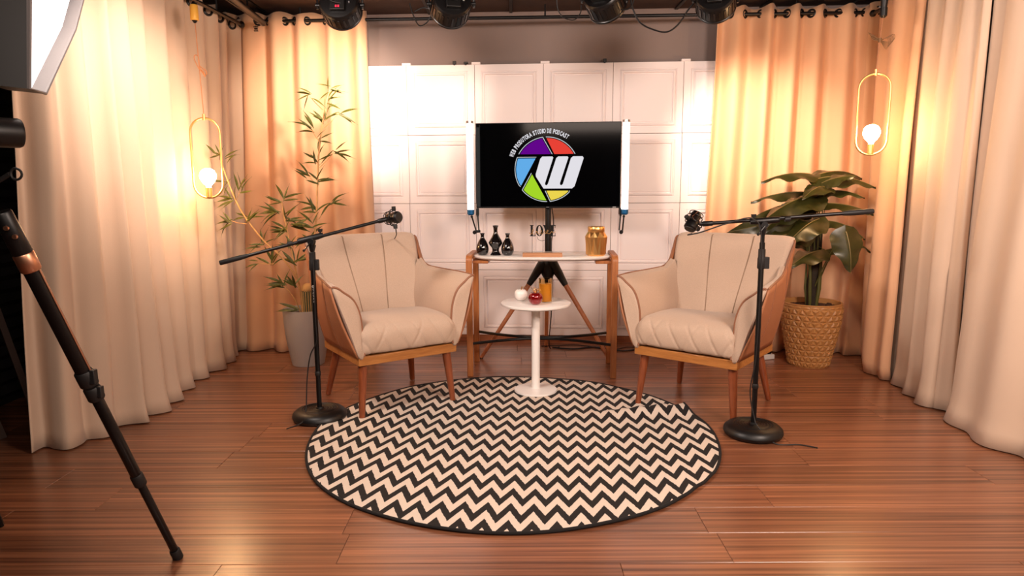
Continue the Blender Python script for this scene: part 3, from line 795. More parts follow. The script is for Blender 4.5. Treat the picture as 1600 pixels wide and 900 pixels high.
# faceted gold jar
t = thing('gold_jar', 'faceted gold jar with a screw lid on the console right end', 'jar', (0.530, 4.29, ZC))
mb = MB(); n = 10; rr = [(0.050, 0.0, 0), (0.061, 0.010, 0), (0.0685, 0.118, .5), (0.049, 0.152, 0)]
vs = []; fs = []
for r_, z_, ph in rr:
    for i in range(n * 2):
        a = 2 * pi * i / (n * 2); k = 1.0 + (0.045 if (i % 2 == 0) == (ph == 0) else -0.03)
        vs.append((r_ * k * cos(a), r_ * k * sin(a), z_))
m_ = n * 2
for j in range(len(rr) - 1):
    for i in range(m_):
        k = (i + 1) % m_; a, b, c, d = j * m_ + i, j * m_ + k, (j + 1) * m_ + k, (j + 1) * m_ + i
        if i % 2: fs += [(a, b, c), (a, c, d)]
        else: fs += [(a, b, d), (b, c, d)]
fs += [tuple(range(m_ - 1, -1, -1)), tuple((len(rr) - 1) * m_ + i for i in range(m_))]
mb.add(vs, fs); mb.build('body', 'gold', t, smooth=False)
mb = MB(); mb.lathe([(0.0, 0.150), (0.051, 0.150), (0.053, 0.154), (0.053, 0.178), (0.050, 0.183), (0.0, 0.184)], 48, cap=False); mb.build('lid', 'gold', t)

# LOVE sign
t = thing('love_sign', 'black LOVE lettering on thin wires over a wooden block', 'sign', (0.190, 4.225, ZC), R(-3.6))
mb = MB(); mb.box((0, 0, 0.0125), (0.245, 0.045, 0.025)); mb.build('base_block', 'kraft', t, bevel=0.002)
for xx in (-0.064, 0.058):
    mb = MB(); mb.tube([(xx, 0, 0.02), (xx, 0, 0.135)], 0.0013, 6); mb.build('wire_post', 'black_metal', t)
def flat(polys, th=0.004):
    b = MB()
    for P in polys:
        n = len(P); vs = [(x, -th / 2, z) for x, z in P] + [(x, th / 2, z) for x, z in P]
        b.add(vs, [tuple(range(n)), tuple(range(2 * n - 1, n - 1, -1))] + [(i, (i + 1) % n, n + (i + 1) % n, n + i) for i in range(n)])
    return b
def rect(x0, z0, x1, z1): return [(x0, z0), (x1, z0), (x1, z1), (x0, z1)]
H0, HH = 0.128, 0.068
def letter(polys, x, nm): 
    b = flat([[(px_ + x, H0 + pz * HH) for px_, pz in P] for P in polys]); b.build(nm, 'black_metal', t, smooth=False)
letter([rect(0.005, 0, 0.018, 1), rect(0, 0, 0.036, .07), rect(0, .94, 0.022, 1), rect(0.030, 0, 0.034, .3)], -0.078, 'letter')
ring_o = [(0.019 + 0.021 * cos(a), 0.5 + 0.51 * sin(a)) for a in [2 * pi * k / 28 for k in range(28)]]
b = MB(); vs = []; fs = []
for k in range(28):
    a = 2 * pi * k / 28
    for (rx, rz_, yy) in ((0.022, 0.51, -.002), (0.009, 0.44, -.002), (0.022, 0.51, .002), (0.009, 0.44, .002)):
        vs.append((-0.038 + 0.019 + rx * cos(a), yy, H0 + HH * (0.5 + rz_ * sin(a))))
for k in range(28):
    l = (k + 1) % 28; A, B_ = k * 4, l * 4
    fs += [(A, B_, B_ + 1, A + 1), (A + 2, A + 3, B_ + 3, B_ + 2), (A, A + 2, B_ + 2, B_), (A + 1, B_ + 1, B_ + 3, A + 3)]
b.add(vs, fs); b.build('letter', 'black_metal', t, smooth=False)
letter([[(0.002, 1), (0.016, 1), (0.027, 0.12), (0.021, 0)], [(0.019, 0.02), (0.023, 0), (0.037, 1), (0.033, 1)], rect(0, .94, 0.018, 1), rect(0.028, .94, 0.042, 1)], 0.004, 'letter')
letter([rect(0.004, 0, 0.017, 1), rect(0, 0, 0.034, .07), rect(0, .93, 0.034, 1), rect(0.014, .47, 0.025, .53), rect(0.029, 0, 0.032, .28), rect(0.029, .75, 0.032, 1), rect(0.0235, .38, 0.0255, .62)], 0.047, 'letter')
sc = [(-0.082, 0.150), (-0.070, 0.142), (-0.055, 0.160), (-0.060, 0.170), (-0.064, 0.150), (-0.050, 0.140), (-0.036, 0.158), (-0.030, 0.146), (-0.018, 0.142), (-0.006, 0.158), (-0.012, 0.164), (-0.016, 0.150), (0.000, 0.142), (0.014, 0.160), (0.018, 0.144), (0.034, 0.160), (0.030, 0.166), (0.026, 0.150), (0.044, 0.144), (0.058, 0.158), (0.066, 0.148), (0.080, 0.156)]
mb = MB(); mb.tube(spline([(x, -0.0055, z) for x, z in sc], 5), 0.0017, 6); tag(mb.build('script_lettering', 'gold', t), 'gold handwritten wire script across the black letters')
mb = MB(); mb.tube(spline([(-0.034, 0, 0.128), (-0.026, 0, 0.108), (-0.004, 0, 0.100), (0.022, 0, 0.108), (0.036, 0, 0.128)], 6), 0.0013, 6); mb.build('wire_loop', 'black_metal', t)

# ================================================================== television on its stand
TVX, TVY, TVR = 0.248, 4.74, R(-5.5)
tv = thing('television', 'flat black television showing a colourful round studio logo', 'television', (TVX, TVY, 1.337), TVR)
TW, TH = 0.992, 0.578
mb = MB(); mb.box((0, 0.022, 0), (TW, 0.034, TH)); mb.box((0, 0.05, -0.05), (0.6, 0.03, 0.36)); mb.build('housing', 'bezel', tv, bevel=0.003)
mb = MB(); mb.box((0, 0.0045, 0.003), (TW - 0.010, 0.003, TH - 0.016)); mb.build('screen', 'screen', tv, smooth=False)
mb = MB(); mb.box((0, 0.003, -TH / 2 - 0.001), (0.026, 0.012, 0.010)); mb.build('sensor', 'black_gloss', tv, bevel=0.002)
mb = MB(); mb.box((0, 0.0025, -TH / 2 + 0.0055), (0.020, 0.0012, 0.004)); mb.build('badge', 'chrome', tv)
mb = MB(); mb.box((0.455, 0.0025, -TH / 2 + 0.0065), (0.024, 0.0012, 0.003)); mb.build('badge', 'white_plastic', tv)
S_ = 0.000872; CXp, CYp = 781.0, 445.0
def tvp(x, y, k): return ((x - CXp) * S_, 0.0028 - k * 0.0004, (CYp - y) * S_)
def poly(pts, k, matn, name='logo_segment'):
    b = MB(); P = [tvp(x, y, k) for x, y in pts]; b.add(P, [tuple(range(len(P)))]); 
    return b.build(name, matn, tv, smooth=False, solid=0.0002)
cx0, cy0, rad0 = 773.0, 475.0, 253.0
def arcp(r, a0, a1, n=18): return [(cx0 + r * cos(R(lerp(a0, a1, i / n))), cy0 - r * sin(R(lerp(a0, a1, i / n)))) for i in range(n + 1)]
def shrink(P, ins):
    """move edge i (from point i to i+1) inwards by ins[i]"""
    n = len(P); area = sum(P[i][0] * P[(i + 1) % n][1] - P[(i + 1) % n][0] * P[i][1] for i in range(n)); sg = 1 if area > 0 else -1
    L_ = []
    for i in range(n):
        a, b = Vector(P[i]), Vector(P[(i + 1) % n]); e = (b - a).normalized(); nn = Vector((-e.y, e.x)) * sg
        L_.append((a + nn * ins[i], e, nn))
    out = []
    for i in range(n):
        (p, e, n1), (q_, f, n2) = L_[i - 1], L_[i]; den = e.x * f.y - e.y * f.x
        if abs(den) < 0.12: out.append(tuple(((p - q_).dot(f)) * 0 * f + Vector(P[i]) + n2 * ins[i])); continue
        t_ = ((q_.x - p.x) * f.y - (q_.y - p.y) * f.x) / den; r_ = p + e * t_; out.append((r_.x, r_.y))
    return out
segs = [
    ('e_purple', arcp(rad0, 152, 97) + [(818, 357)], {19}),
    ('e_red', arcp(rad0, 92, 28) + [(832, 357)], {18, 19}),
    ('e_blue', [(543, 377), (692, 377), (566, 610)] + arcp(rad0, 213.5, 158, 14)[1:], {1}),
    ('e_green', [(651, 500), (778, 728)] + arcp(rad0, 269, 219, 14)[1:], {0}),
    ('e_yellow', [(758, 640), (955, 640)] + arcp(rad0, 318.5, 276, 12)[1:], {0}),
]
for mm_, P, bare in segs:
    poly(P, 1, 'e_line', 'logo_outline'); poly(shrink(P, [-3 if i in bare else 5.5 for i in range(len(P))]), 2, 'screen', 'logo_gap')
    poly(shrink(P, [0 if i in bare else 12 for i in range(len(P))]), 3, mm_)
# the three slanting strokes joined at the foot
wp = [(738, 375), (818, 375), (824, 384), (760, 582), (762, 594), (772, 598), (782, 588), (847, 388), (862, 375), (936, 375), (942, 384), (877, 582), (879, 594), (889, 598), (900, 588), (962, 388), (978, 375), (1052, 375), (1061, 388), (992, 606), (972, 623), (748, 623), (688, 530), (686, 512), (722, 392)]
poly(wp, 1, 'e_white', 'logo_letter')
txt = 'WEB PRODUTORA STUDIO DE PODCAST'
wd = {' ': 0.55, 'I': 0.5, 'W': 1.35}
tot = sum(wd.get(c, 1.0) for c in txt); a = 160.5; span = 160.5 - 55.5
import_text = []
for c in txt:
    w = wd.get(c, 1.0) * span / tot
    if c != ' ':
        cu = bpy.data.curves.new('glyph', 'FONT'); cu.body = c; cu.align_x = 'CENTER'; cu.size = 1.0; cu.offset = 0.035; cu.resolution_u = 2
        go = bpy.data.objects.new('glyph', cu); COL.objects.link(go); import_text.append((go, a - w / 2))
    a -= w
bpy.context.view_layer.update()
dg = bpy.context.evaluated_depsgraph_get()
for go, ang in import_text:
    me = bpy.data.meshes.new_from_object(go.evaluated_get(dg))
    xs = [v.co.x for v in me.vertices]; ys_ = [v.co.y for v in me.vertices]; gw = max(xs) - min(xs); gh = max(ys_) - min(ys_); mxx = (max(xs) + min(xs)) / 2
    targ = 0.0128 if gw > 0.3 else 0.0060
    if gw > 0.75: targ = 0.0185
    sx_, sz_ = targ / gw, 0.0315 / gh
    base_r = 279 * S_; th = R(ang)
    for v in me.vertices:
        lx, lz = (v.co.x - mxx) * sx_, (v.co.y - min(ys_)) * sz_ + base_r
        X = lx * sin(th) + lz * cos(th); Z = -lx * cos(th) + lz * sin(th)
        v.co = ((cx0 - CXp) * S_ + X, 0.0022, (CYp - cy0) * S_ + Z)
    me.materials.clear(); me.materials.append(M['e_white'])
    o = bpy.data.objects.new('screen_letter', me); COL.objects.link(o); o.parent = tv
    cu = go.data; bpy.data.objects.remove(go); bpy.data.curves.remove(cu)

st = thing('tv_stand', 'tripod television stand with black post and three wooden legs', 'stand', (0.255, 4.80, 0))
mb = MB(); mb.cyl((0, 0, 0.60), (0, 0, 1.36), 0.0205, n=20); mb.cyl((0, 0, 0.66), (0, 0, 0.90), 0.0235, n=20); mb.build('post', 'black_metal', st)
mb = MB(); mb.box((0, 0.004, 1.30), (0.24, 0.014, 0.24)); mb.build('mount', 'black_metal', st, bevel=0.003)
feet = [(-0.475, -0.13), (0.42, -0.25), (0.0, 0.23)]
for fx, fy in feet:
    d = Vector((fx, fy, 0)).normalized(); h0 = d * 0.035 + Vector((0, 0, 0.665)); f_ = Vector((fx, fy, 0.006)); h1 = h0.lerp(f_, 0.22)
    mb = MB(); mb.tube([h0, h0.lerp(h1, .5), h1, h1.lerp(f_, .02)], [0.036, 0.030, 0.021, 0.018], 14); mb.build('leg_socket', 'black_plastic', st)
    mb = MB(); mb.tube([h1.lerp(f_, -.02), f_], [0.0175, 0.0125], 14); lg = mb.build('leg', 'stand_wood', st)
    mb = MB(); mb.tube([f_ + Vector((0, 0, -0.006)), f_ + (h1 - f_).normalized() * 0.02], [0.012, 0.012], 12); mb.build('foot_cap', 'black_plastic', lg)
mb = MB(); mb.tube([(0, 0, 0.55), (0, 0, 0.60), (0, 0, 0.66), (0, 0, 0.74)], [0.030, 0.056, 0.046, 0.025], 20); mb.build('hub', 'black_plastic', st)
mb = MB(); mb.tube(spline([(0.01, 0.03, 1.15), (0.04, 0.035, 0.95), (0.025, 0.03, 0.78), (0.035, 0.03, 0.6), (0.03, 0.06, 0.3), (0.02, 0.14, 0.02), (0.1, 0.2, 0.006)], 8), 0.0035, 6); mb.build('power_cable', 'black_plastic', st)

# LED tubes clamped to the lower corners of the television
def led(x, y, side, label):
    t = thing('led_tube', label, 'light tube', (x, y, 1.01), 0, 'upright LED tubes beside the television')
    mb = MB(); mb.cyl((0, 0, 0.032), (0, 0, 0.600), 0.0225, n=28); mb.build('diffuser', 'tube_light', t)
    mb = MB(); mb.cyl((0, 0, 0.600), (0, 0, 0.617), 0.0240, n=28); mb.build('top_cap', 'chrome', t)
    mb = MB(); mb.tube([(0, 0, 0.033), (0, 0, 0.004), (0, 0, -0.004)], [0.0240, 0.0240, 0.016], 28); mb.build('bottom_cap', 'blue_metal', t)
    a = Vector((0.004 * side, 0, -0.006)); b = Vector((0.036 * side, 0, -0.112)) if side > 0 else Vector((-0.012, 0, -0.112)); c = b + Vector((0.018 * (1 if side > 0 else 1.2) * side, 0, 0.002)); d = Vector((0.045 * side, 0.03, 0.0))
    if side < 0: c = Vector((-0.034, 0, -0.108)); d = Vector((-0.022, 0.03, 0.0))
    mb = MB(); mb.tube([a, a.lerp(b, .1), a.lerp(b, .16), b], [0.0065, 0.0085, 0.005, 0.005], 10); mb.build('arm', 'black_metal', t)
    mb = MB(); mb.tube([c, c.lerp(d, .85), c.lerp(d, .9), d], [0.005, 0.005, 0.008, 0.006], 10); mb.build('arm', 'black_metal', t)
    mb = MB(); mb.cyl(b + Vector((-0.012, -0.004, -0.004)), c + Vector((0.010, -0.004, -0.002)), 0.0095, n=14); mb.cyl(b + Vector((-0.012, -0.02, -0.008)), b + Vector((-0.006, 0.006, -0.006)), 0.013, n=10); mb.build('joint_knob', 'black_plastic', t)
    mb = MB(); mb.box((d.x, d.y + 0.01, 0.018), (0.018, 0.05, 0.045)); mb.build('clamp', 'black_plastic', t, bevel=0.002)
led(-0.2765, 4.64, 1, 'glowing white LED tube with blue foot at the left edge of the television')
led(0.757, 4.60, -1, 'glowing white LED tube with blue foot at the right edge of the television')

# cables on the floor behind the console
mb = MB(); mb.tube(spline([(0.30, 4.98, 0.006), (0.45, 4.93, 0.006), (0.62, 4.98, 0.006), (0.80, 4.86, 0.006), (1.00, 4.93, 0.006), (1.15, 4.72, 0.006), (1.38, 4.66, 0.006), (1.62, 4.70, 0.012)], 8), 0.0055, 6)
tag(mb.build('cable', 'black_plastic'), 'thick black cable lying on the floor along the panelled wall', 'cable')
mb = MB(); mb.tube(spline([(0.22, 5.02, 0.006), (0.50, 5.05, 0.006), (0.72, 4.90, 0.006), (0.88, 4.98, 0.006), (1.05, 4.84, 0.006), (1.30, 4.85, 0.006), (1.60, 4.76, 0.012)], 8), 0.004, 6)
tag(mb.build('cable', 'black_plastic'), 'thinner black cable snaking behind the console towards the power strip', 'cable')
t = thing('power_strip', 'white power strip on the floor behind the right armchair', 'power strip', (1.74, 4.62, 0), R(18))
mb = MB(); mb.box((0, 0, 0.018), (0.16, 0.05, 0.034)); mb.build('housing', 'white_plastic', t, bevel=0.004)
for k in (-1, 0, 1):
    mb = MB(); mb.cyl((k * 0.045, 0, 0.030), (k * 0.045, 0, 0.0365), 0.016, n=16); mb.build('socket', 'white_plastic', t)
mb = MB(); mb.box((0.045, 0, 0.052), (0.028, 0.028, 0.03)); mb.build('plug', 'black_plastic', t, bevel=0.003)

# ================================================================== microphone stands and microphones
def mic_stand(base, zp, tail, head, label, logo):
    t = thing('microphone_stand', label, 'microphone stand', (base[0], base[1], base[2]))
    o = Vector(base)
    pr = [(0.0, 0.0), (0.120, 0.0), (0.134, 0.006), (0.140, 0.020), (0.136, 0.036), (0.120, 0.050), (0.100, 0.056)]
    for k in range(5):
        r0 = 0.092 - k * 0.013; pr += [(r0, 0.0575 - 0.0005 * k), (r0 - 0.004, 0.0540), (r0 - 0.009, 0.0540)]
    pr += [(0.022, 0.058), (0.020, 0.066), (0.0, 0.066)]
    mb = MB(); mb.lathe(pr, 64, cap=False); mb.build('base', 'black_matte', t, angle=35)
    mb = MB(); mb.cyl((0, 0, 0.06), (0, 0, zp - 0.10), 0.0125, n=18); mb.build('lower_tube', 'black_metal', t)
    mb = MB(); mb.cyl((0, 0, zp - 0.12), (0, 0, zp - 0.03), 0.0095, n=18); mb.build('upper_tube', 'black_metal', t)
    mb = MB(); mb.tube([(0, 0, 0.232), (0, 0, 0.236), (0, 0, 0.252), (0, 0, 0.256)], [0.0135, 0.0155, 0.0155, 0.0135], 18); mb.build('collar', 'rubber', t)
    mb = MB(); z0 = zp - (0.165 if zp < 1 else 0.225); mb.tube([(0, 0, z0), (0, 0, z0 + 0.006), (0, 0, z0 + 0.05), (0, 0, z0 + 0.056), (0, 0, z0 + 0.095)], [0.0155, 0.0185, 0.0185, 0.0165, 0.016], 18)
    mb.box((0.020, -0.004, z0 + 0.030), (0.026, 0.024, 0.055)); mb.build('clutch', 'rubber', t, bevel=0.003)
    P = Vector((0, 0, zp)); T_ = Vector(tail) - o; H_ = Vector(head) - o; d = (H_ - T_).normalized()
    mb = MB(); mb.tube([P + Vector((0, 0, -0.065)), P + Vector((0, 0, -0.05)), P + Vector((0, 0, -0.02)), P + Vector((0, 0, -0.002))], [0.012, 0.014, 0.020, 0.016], 16)
    mb.cyl(P + Vector((0, -0.022, -0.018)), P + Vector((0, 0.022, -0.018)), 0.016, n=16); mb.build('swivel', 'black_plastic', t)
    s = 1 if T_.x > 0 else -1
    mb = MB(); e = P + Vector((-0.032, -0.03, -0.060)); mb.tube([P + Vector((0, -0.024, -0.022)), e], 0.0032, 8); mb.sphere(e, 0.007, 12, 8); mb.build('tilt_lever', 'black_metal', t)
    mb = MB(); mb.tube([P - d * 0.07, P - d * 0.06, P + d * 0.03, P + d * 0.06], [0.0125, 0.0155, 0.0155, 0.0125], 16); mb.build('boom_clamp', 'black_plastic', t)
    q = P + d * 0.045; up = Vector((0, 0, 1)); mb = MB(); mb.cyl(q, q + up * 0.022, 0.005, n=10); mb.tube([q + up * 0.020, q + up * 0.034], [0.011, 0.013], 10); mb.build('clamp_knob', 'rubber', t)
    mb = MB(); mb.tube([T_ + d * 0.02, H_], 0.0085, 14); mb.build('boom', 'black_metal', t)
    mb = MB(); mb.tube([T_, T_ + d * 0.004, T_ + d * 0.10, T_ + d * 0.135], [0.0105, 0.0125, 0.0125, 0.0095], 16); mb.build('counterweight', 'rubber', t)
    mb = MB(); k = (P - T_).length * 0.74; mb.tube([P - d * 0.12, P - d * 0.115, P - d * 0.095], [0.0105, 0.0125, 0.0115], 14); mb.build('collar', 'rubber', t)
    mb = MB(); mb.tube([H_ - d * 0.05, H_ - d * 0.045, H_ - d * 0.005, H_], [0.010, 0.0125, 0.0125, 0.009], 14); mb.build('boom_tip', 'black_plastic', t)
    if logo:   # small white maker's mark along the tube
        cc = ['o', 's', 'm', 'a', 'c']
        for i, hh in enumerate((0.010, 0.014, 0.010, 0.012, 0.009, 0.008)):
            zz = logo - i * 0.0155
            mb = MB()
            if i == 0: mb.tube([(0.0045 * cos(a), -0.0128, zz + 0.0045 * sin(a)) for a in [2 * pi * k / 14 for k in range(14)]], 0.0018, 6, closed=True)
            else:
                pts = [(-0.003 + 0.0015 * (i % 2), -0.0129, zz - hh / 2), (0.003, -0.0129, zz - hh / 6), (-0.002, -0.0129, zz + hh / 6), (0.0035 - 0.002 * (i % 3 == 0), -0.0129, zz + hh / 2)]
                mb.tube(pts, 0.0011, 5)
            mb.build('maker_mark', 'sticker', t)
    return t, d
# left
Lb = (-1.008, 3.435, 0.0); zpL = 0.945
tailL = at(343, 411, 3.30); headL = at(605, 342, 3.555)
mic_stand(Lb, zpL, tailL, headL, 'black microphone boom stand left of the left armchair', 0.70)
Rb = (1.167, 3.175, 0.0); zpR = 1.035
tailR = at(1365, 330, 3.12); headR = at(1097, 350, 3.215)
mic_stand(Rb, zpR, tailR, headR, 'black microphone boom stand in front of the right armchair', None)

def microphone(loc, label, mir, head):
    t = thing('microphone', label, 'microphone', loc)
    s = mir
    ax = Vector((0.75 * s, -0.62, 0.10 if s > 0 else -0.15)).normalized() if s > 0 else Vector((-0.45, -0.35, -0.82)).normalized()
    b0 = -ax * 0.055; b1 = ax * 0.035
    mb = MB(); mb.tube([b0, b0 + ax * 0.006, b0 + ax * 0.055, b0 + ax * 0.06, b1 - ax * 0.006, b1], [0.019, 0.024, 0.026, 0.030, 0.031, 0.026], 24); mb.build('body', 'black_metal', t)
    mb = MB(); mb.tube([b1 - ax * 0.002, b1 + ax * 0.004], [0.027, 0.024], 24); mb.build('grille', 'rubber', t)
    e1 = ax.cross(Vector((0, 0, 1)) if abs(ax.z) < .9 else Vector((1, 0, 0))).normalized(); e2 = ax.cross(e1).normalized()
    for k, off in enumerate((-0.048, -0.030, 0.0)):
        mb = MB(); mb.tube([ax * off + (e1 * cos(a) + e2 * sin(a)) * (0.036 if k else 0.033) for a in [2 * pi * q / 28 for q in range(28)]], 0.0022, 6, closed=True); mb.build('mount_ring', 'black_metal', t)
    for k in range(4):
        a = pi / 4 + k * pi / 2; u = e1 * cos(a) + e2 * sin(a); a2 = a + 0.6; u2 = e1 * cos(a2) + e2 * sin(a2)
        mb = MB(); mb.tube([ax * -0.048 + u * 0.034, u2 * 0.026 - ax * 0.02, ax * 0.0 + u * 0.036], 0.0016, 5); mb.build('elastic_cord', 'copper', t)
    for sg in (1, -1):
        p = e2 * sg * 0.038 + ax * 0.002; mb = MB(); mb.tube([p - e2 * sg * 0.004, p + e2 * sg * 0.002, p + e2 * sg * 0.020], [0.008, 0.0115, 0.0105], 12); mb.build('side_knob', 'rubber', t)
    hd = Vector(head) - Vector(loc)
    mb = MB(); mb.tube(spline([e2 * 0.040, hd * 0.55 + e2 * 0.035, hd * 0.95 + Vector((0, 0, 0.010)), hd * 0.95 - Vector((0, 0, 0.010)), hd * 0.5 - e2 * 0.040, -e2 * 0.040], 5), 0.0028, 6); mb.build('yoke', 'black_metal', t)
    mb = MB(); mb.cyl(hd, hd * 0.45, 0.0075, n=12); mb.build('adapter', 'black_metal', t)
    return t, ax
locL = at(616, 340, 3.57); microphone(locL, 'black studio microphone in a shock mount on the left boom arm', 1, headL)
locR = at(1082, 348, 3.22); microphone(locR, 'black studio microphone in a shock mount on the right boom arm', -1, headR)
def tubething(name, pts, r, m, label, cat, n=8, g=None):
    mb = MB(); mb.tube(spline(pts, n), r, 7); o = mb.build(name, m); return tag(o, label, cat, g)
tubething('microphone_cable', [locL + Vector((0.004, 0.01, -0.045)), at(619, 362, 3.62), at(619, 368, 3.9), at(612, 385, 4.45), at(600, 440, 4.55), at(590, 525, 4.60), (-0.96, 4.58, 0.006)], 0.003, 'rubber', 'thin black cable dropping from the left microphone behind the armchair', 'cable')
tubething('microphone_cable', [at(493, 383, 3.41), at(490, 400, 3.41), at(491, 440, 3.41), at(493, 500, 3.41), at(495, 532, 3.41), at(485, 555, 3.42), at(480, 590, 3.42), at(478, 640, 3.385), at(472, 660, 3.30), (-1.13, 3.27, 0.005)], 0.0032, 'rubber', 'black cable hanging down the left microphone stand to its base', 'cable')
tubething('microphone_cable', [locR + Vector((-0.005, -0.02, -0.05)), at(1075, 367, 3.19), at(1095, 363, 3.18), at(1130, 351, 3.165), at(1165, 341, 3.15), at(1178, 343, 3.14), at(1188, 356, 3.14), at(1190, 400, 3.14), at(1187, 470, 3.14), at(1181, 560, 3.145), at(1172, 610, 3.15), at(1178, 650, 3.13), at(1185, 668, 3.10), at(1211, 693, 3.045), (1.33, 3.03, 0.005), (1.40, 2.99, 0.005)], 0.0032, 'rubber', 'black cable running from the right microphone down its stand to the floor', 'cable')

# ================================================================== bamboo in the grey pot
PX, PY = -1.400, 4.565
t = thing('plant_pot', 'tall tapered grey pot holding the bamboo and cactus, left of the chairs', 'pot', (PX, PY, 0))
mb = MB(); mb.lathe([(p.x, p.z) for p in spline([(0.0, 0, 0.0), (0.095, 0, 0.0), (0.106, 0, 0.006), (0.110, 0, 0.02), (0.130, 0, 0.13), (0.145, 0, 0.25), (0.152, 0, 0.375), (0.149, 0, 0.381), (0.143, 0, 0.380), (0.139, 0, 0.36), (0.136, 0, 0.33), (0.0, 0, 0.33)], 4)], 56, cap=False); mb.build('vessel', 'grey_pot', t)
mb = MB(); mb.grid(24, 8, lambda u, v: (0.138 * v * cos(2 * pi * u), 0.138 * v * sin(2 * pi * u), 0.345 + 0.006 * noise.noise(Vector((v * 9, u * 14, 0)))), closed_u=True); mb.build('soil', 'soil', t)
t = thing('cactus', 'small ribbed column cactus with woolly top in the grey pot', 'cactus', (-1.372, 4.52, 0.342))
mb = MB(); nr_ = 14
def cact(u, v):
    a = 2 * pi * u; k = 1 - 0.16 * (0.5 + 0.5 * cos(a * nr_)); z = v * 0.205
    r = 0.034 * (1.0 if v < 0.85 else sqrt(max(0.01, 1 - ((v - 0.85) / 0.16) ** 2))) * (0.88 + 0.12 * min(1, v * 4))
    return (r * k * cos(a), r * k * sin(a), z)
mb.grid(nr_ * 8, 22, cact, closed_u=True); mb.build('stem', 'cactus', t)
mb = MB(); mb.sphere((0, 0, 0.186), 0.0365, 24, 14, (1, 1, 0.95)); mb.build('woolly_crown', 'cactus_wool', t)
mb = MB()
for k in range(nr_):
    a = 2 * pi * (k + .5) / nr_
    mb.tube([(0.0345 * cos(a), 0.0345 * sin(a), 0.01), (0.0355 * cos(a), 0.0355 * sin(a), 0.165)], 0.0018, 5)
mb.build('spine_rows', 'cactus_wool', t)

bam = thing('bamboo_plant', 'tall artificial bamboo with thin yellow canes and narrow green leaves', 'plant', (PX, PY, 0.335))
O = Vector((PX, PY, 0.335))
def blade(bend, wid):
    b = MB(); n = 9; vs = []
    for i in range(n):
        u = i / (n - 1); w = wid * (sin(pi * min(1, u * 1.15 + 0.04)) ** 0.8 if u < .87 else max(0.0, (1 - u) / 0.13) * sin(pi * min(1, .87 * 1.15 + .04)) ** .8)
        z = -bend * u * u + 0.06 * u
        vs += [(u, -w, z + w * 0.35), (u, 0, z - 0.01), (u, w, z + w * 0.35)]
    fs = []
    for i in range(n - 1):
        for k in range(2): fs.append((i * 3 + k, i * 3 + k + 1, i * 3 + 4 + k, i * 3 + 3 + k))
    b.add(vs, fs); return b.mesh('leaf', 'leaf', angle=180)
blades = [blade(0.05, 0.064), blade(0.18, 0.074), blade(0.34, 0.064), blade(-0.05, 0.078)]
rb = random.Random(12)
def cluster(stem, node, dirs, L):
    """dirs: list of image-plane angles in degrees (0 right, 90 up)"""
    for an in dirs:
        a = R(an + rb.uniform(-6, 6)); dep = rb.uniform(-0.55, 0.45)
        d = Vector((cos(a), dep, sin(a)))
        n = Vector((-sin(a) * 0.6 * (1 if cos(a) > 0 else -1), -0.8 + rb.uniform(-.3, .3), 0.6))
        m = align(node - O + Vector((rb.uniform(-.016, .016), rb.uniform(-.012, .012), rb.uniform(-.022, .018))), d, n, L * rb.uniform(0.85, 1.15))
        place('leaf', rb.choice(blades), stem, m)
def cane(pts, r0, r1, clusters, twigs=()):
    P = spline(pts, 6); n = len(P); mb = MB(); mb.tube([p - O for p in P], [lerp(r0 * 1.15, r1 * 1.3, i / (n - 1)) for i in range(n)], 8)
    st_ = mb.build('cane', 'stalk', bam)
    for px_, py_, Yd, base, dirs, L in clusters:
        nd = at(px_, py_, Yd)
        if base:
            b = at(base[0], base[1], Yd); mb = MB(); mb.tube([(b - O), (b.lerp(nd, .5) + Vector((0, 0, -0.004)) - O), (nd - O)], [0.0026, 0.0022, 0.0016], 6); mb.build('twig', 'stalk', st_)
        cluster(st_, nd, dirs, L)
    return st_
L1 = 0.118
cane([(-1.385, 4.58, 0.34), at(487, 430, 4.58), at(492, 366, 4.58), at(495, 330, 4.58), at(496, 290, 4.58), at(498, 245, 4.58), at(502, 205, 4.58), at(509, 165, 4.58), at(515, 140, 4.58)], 0.0062, 0.003, [
    (516, 138, 4.58, None, [85, 20, -5, -25, 165, 215], 0.10), (511, 157, 4.60, None, [10, 45, -20, 60], 0.12), (484, 151, 4.56, (505, 172), [150, 170, 215, 245, -25], 0.115),
    (508, 172, 4.55, None, [95, 60, 250, 270, 20], 0.085), (530, 176, 4.58, (506, 200), [12, -25, -38, 200, 215], 0.135), (505, 190, 4.60, None, [140, 150, 160, 120], 0.115),
    (487, 203, 4.56, (499, 222), [150, 135, 170, 110, 125], 0.135), (500, 217, 4.57, None, [0, -15, 20, 30, 250], 0.10), (522, 238, 4.57, (499, 262), [35, -5, -30, 215, 225, 20], 0.13),
    (495, 253, 4.60, None, [150, 175, 70, 120, 95], 0.12), (482, 275, 4.56, (498, 290), [140, 160, 120, 155], 0.12), (497, 285, 4.57, None, [30, 15, 8, 160, 145, 45], 0.125),
    (516, 317, 4.57, (495, 345), [40, -15, 25, 210, 225, 55], 0.125), (492, 328, 4.6, None, [115, 130, 145, 165, 95, 185], 0.125), (488, 352, 4.55, None, [150, 170, 30, 60, 130], 0.12),
    (484, 372, 4.58, None, [160, 20, 140, 45], 0.11)])
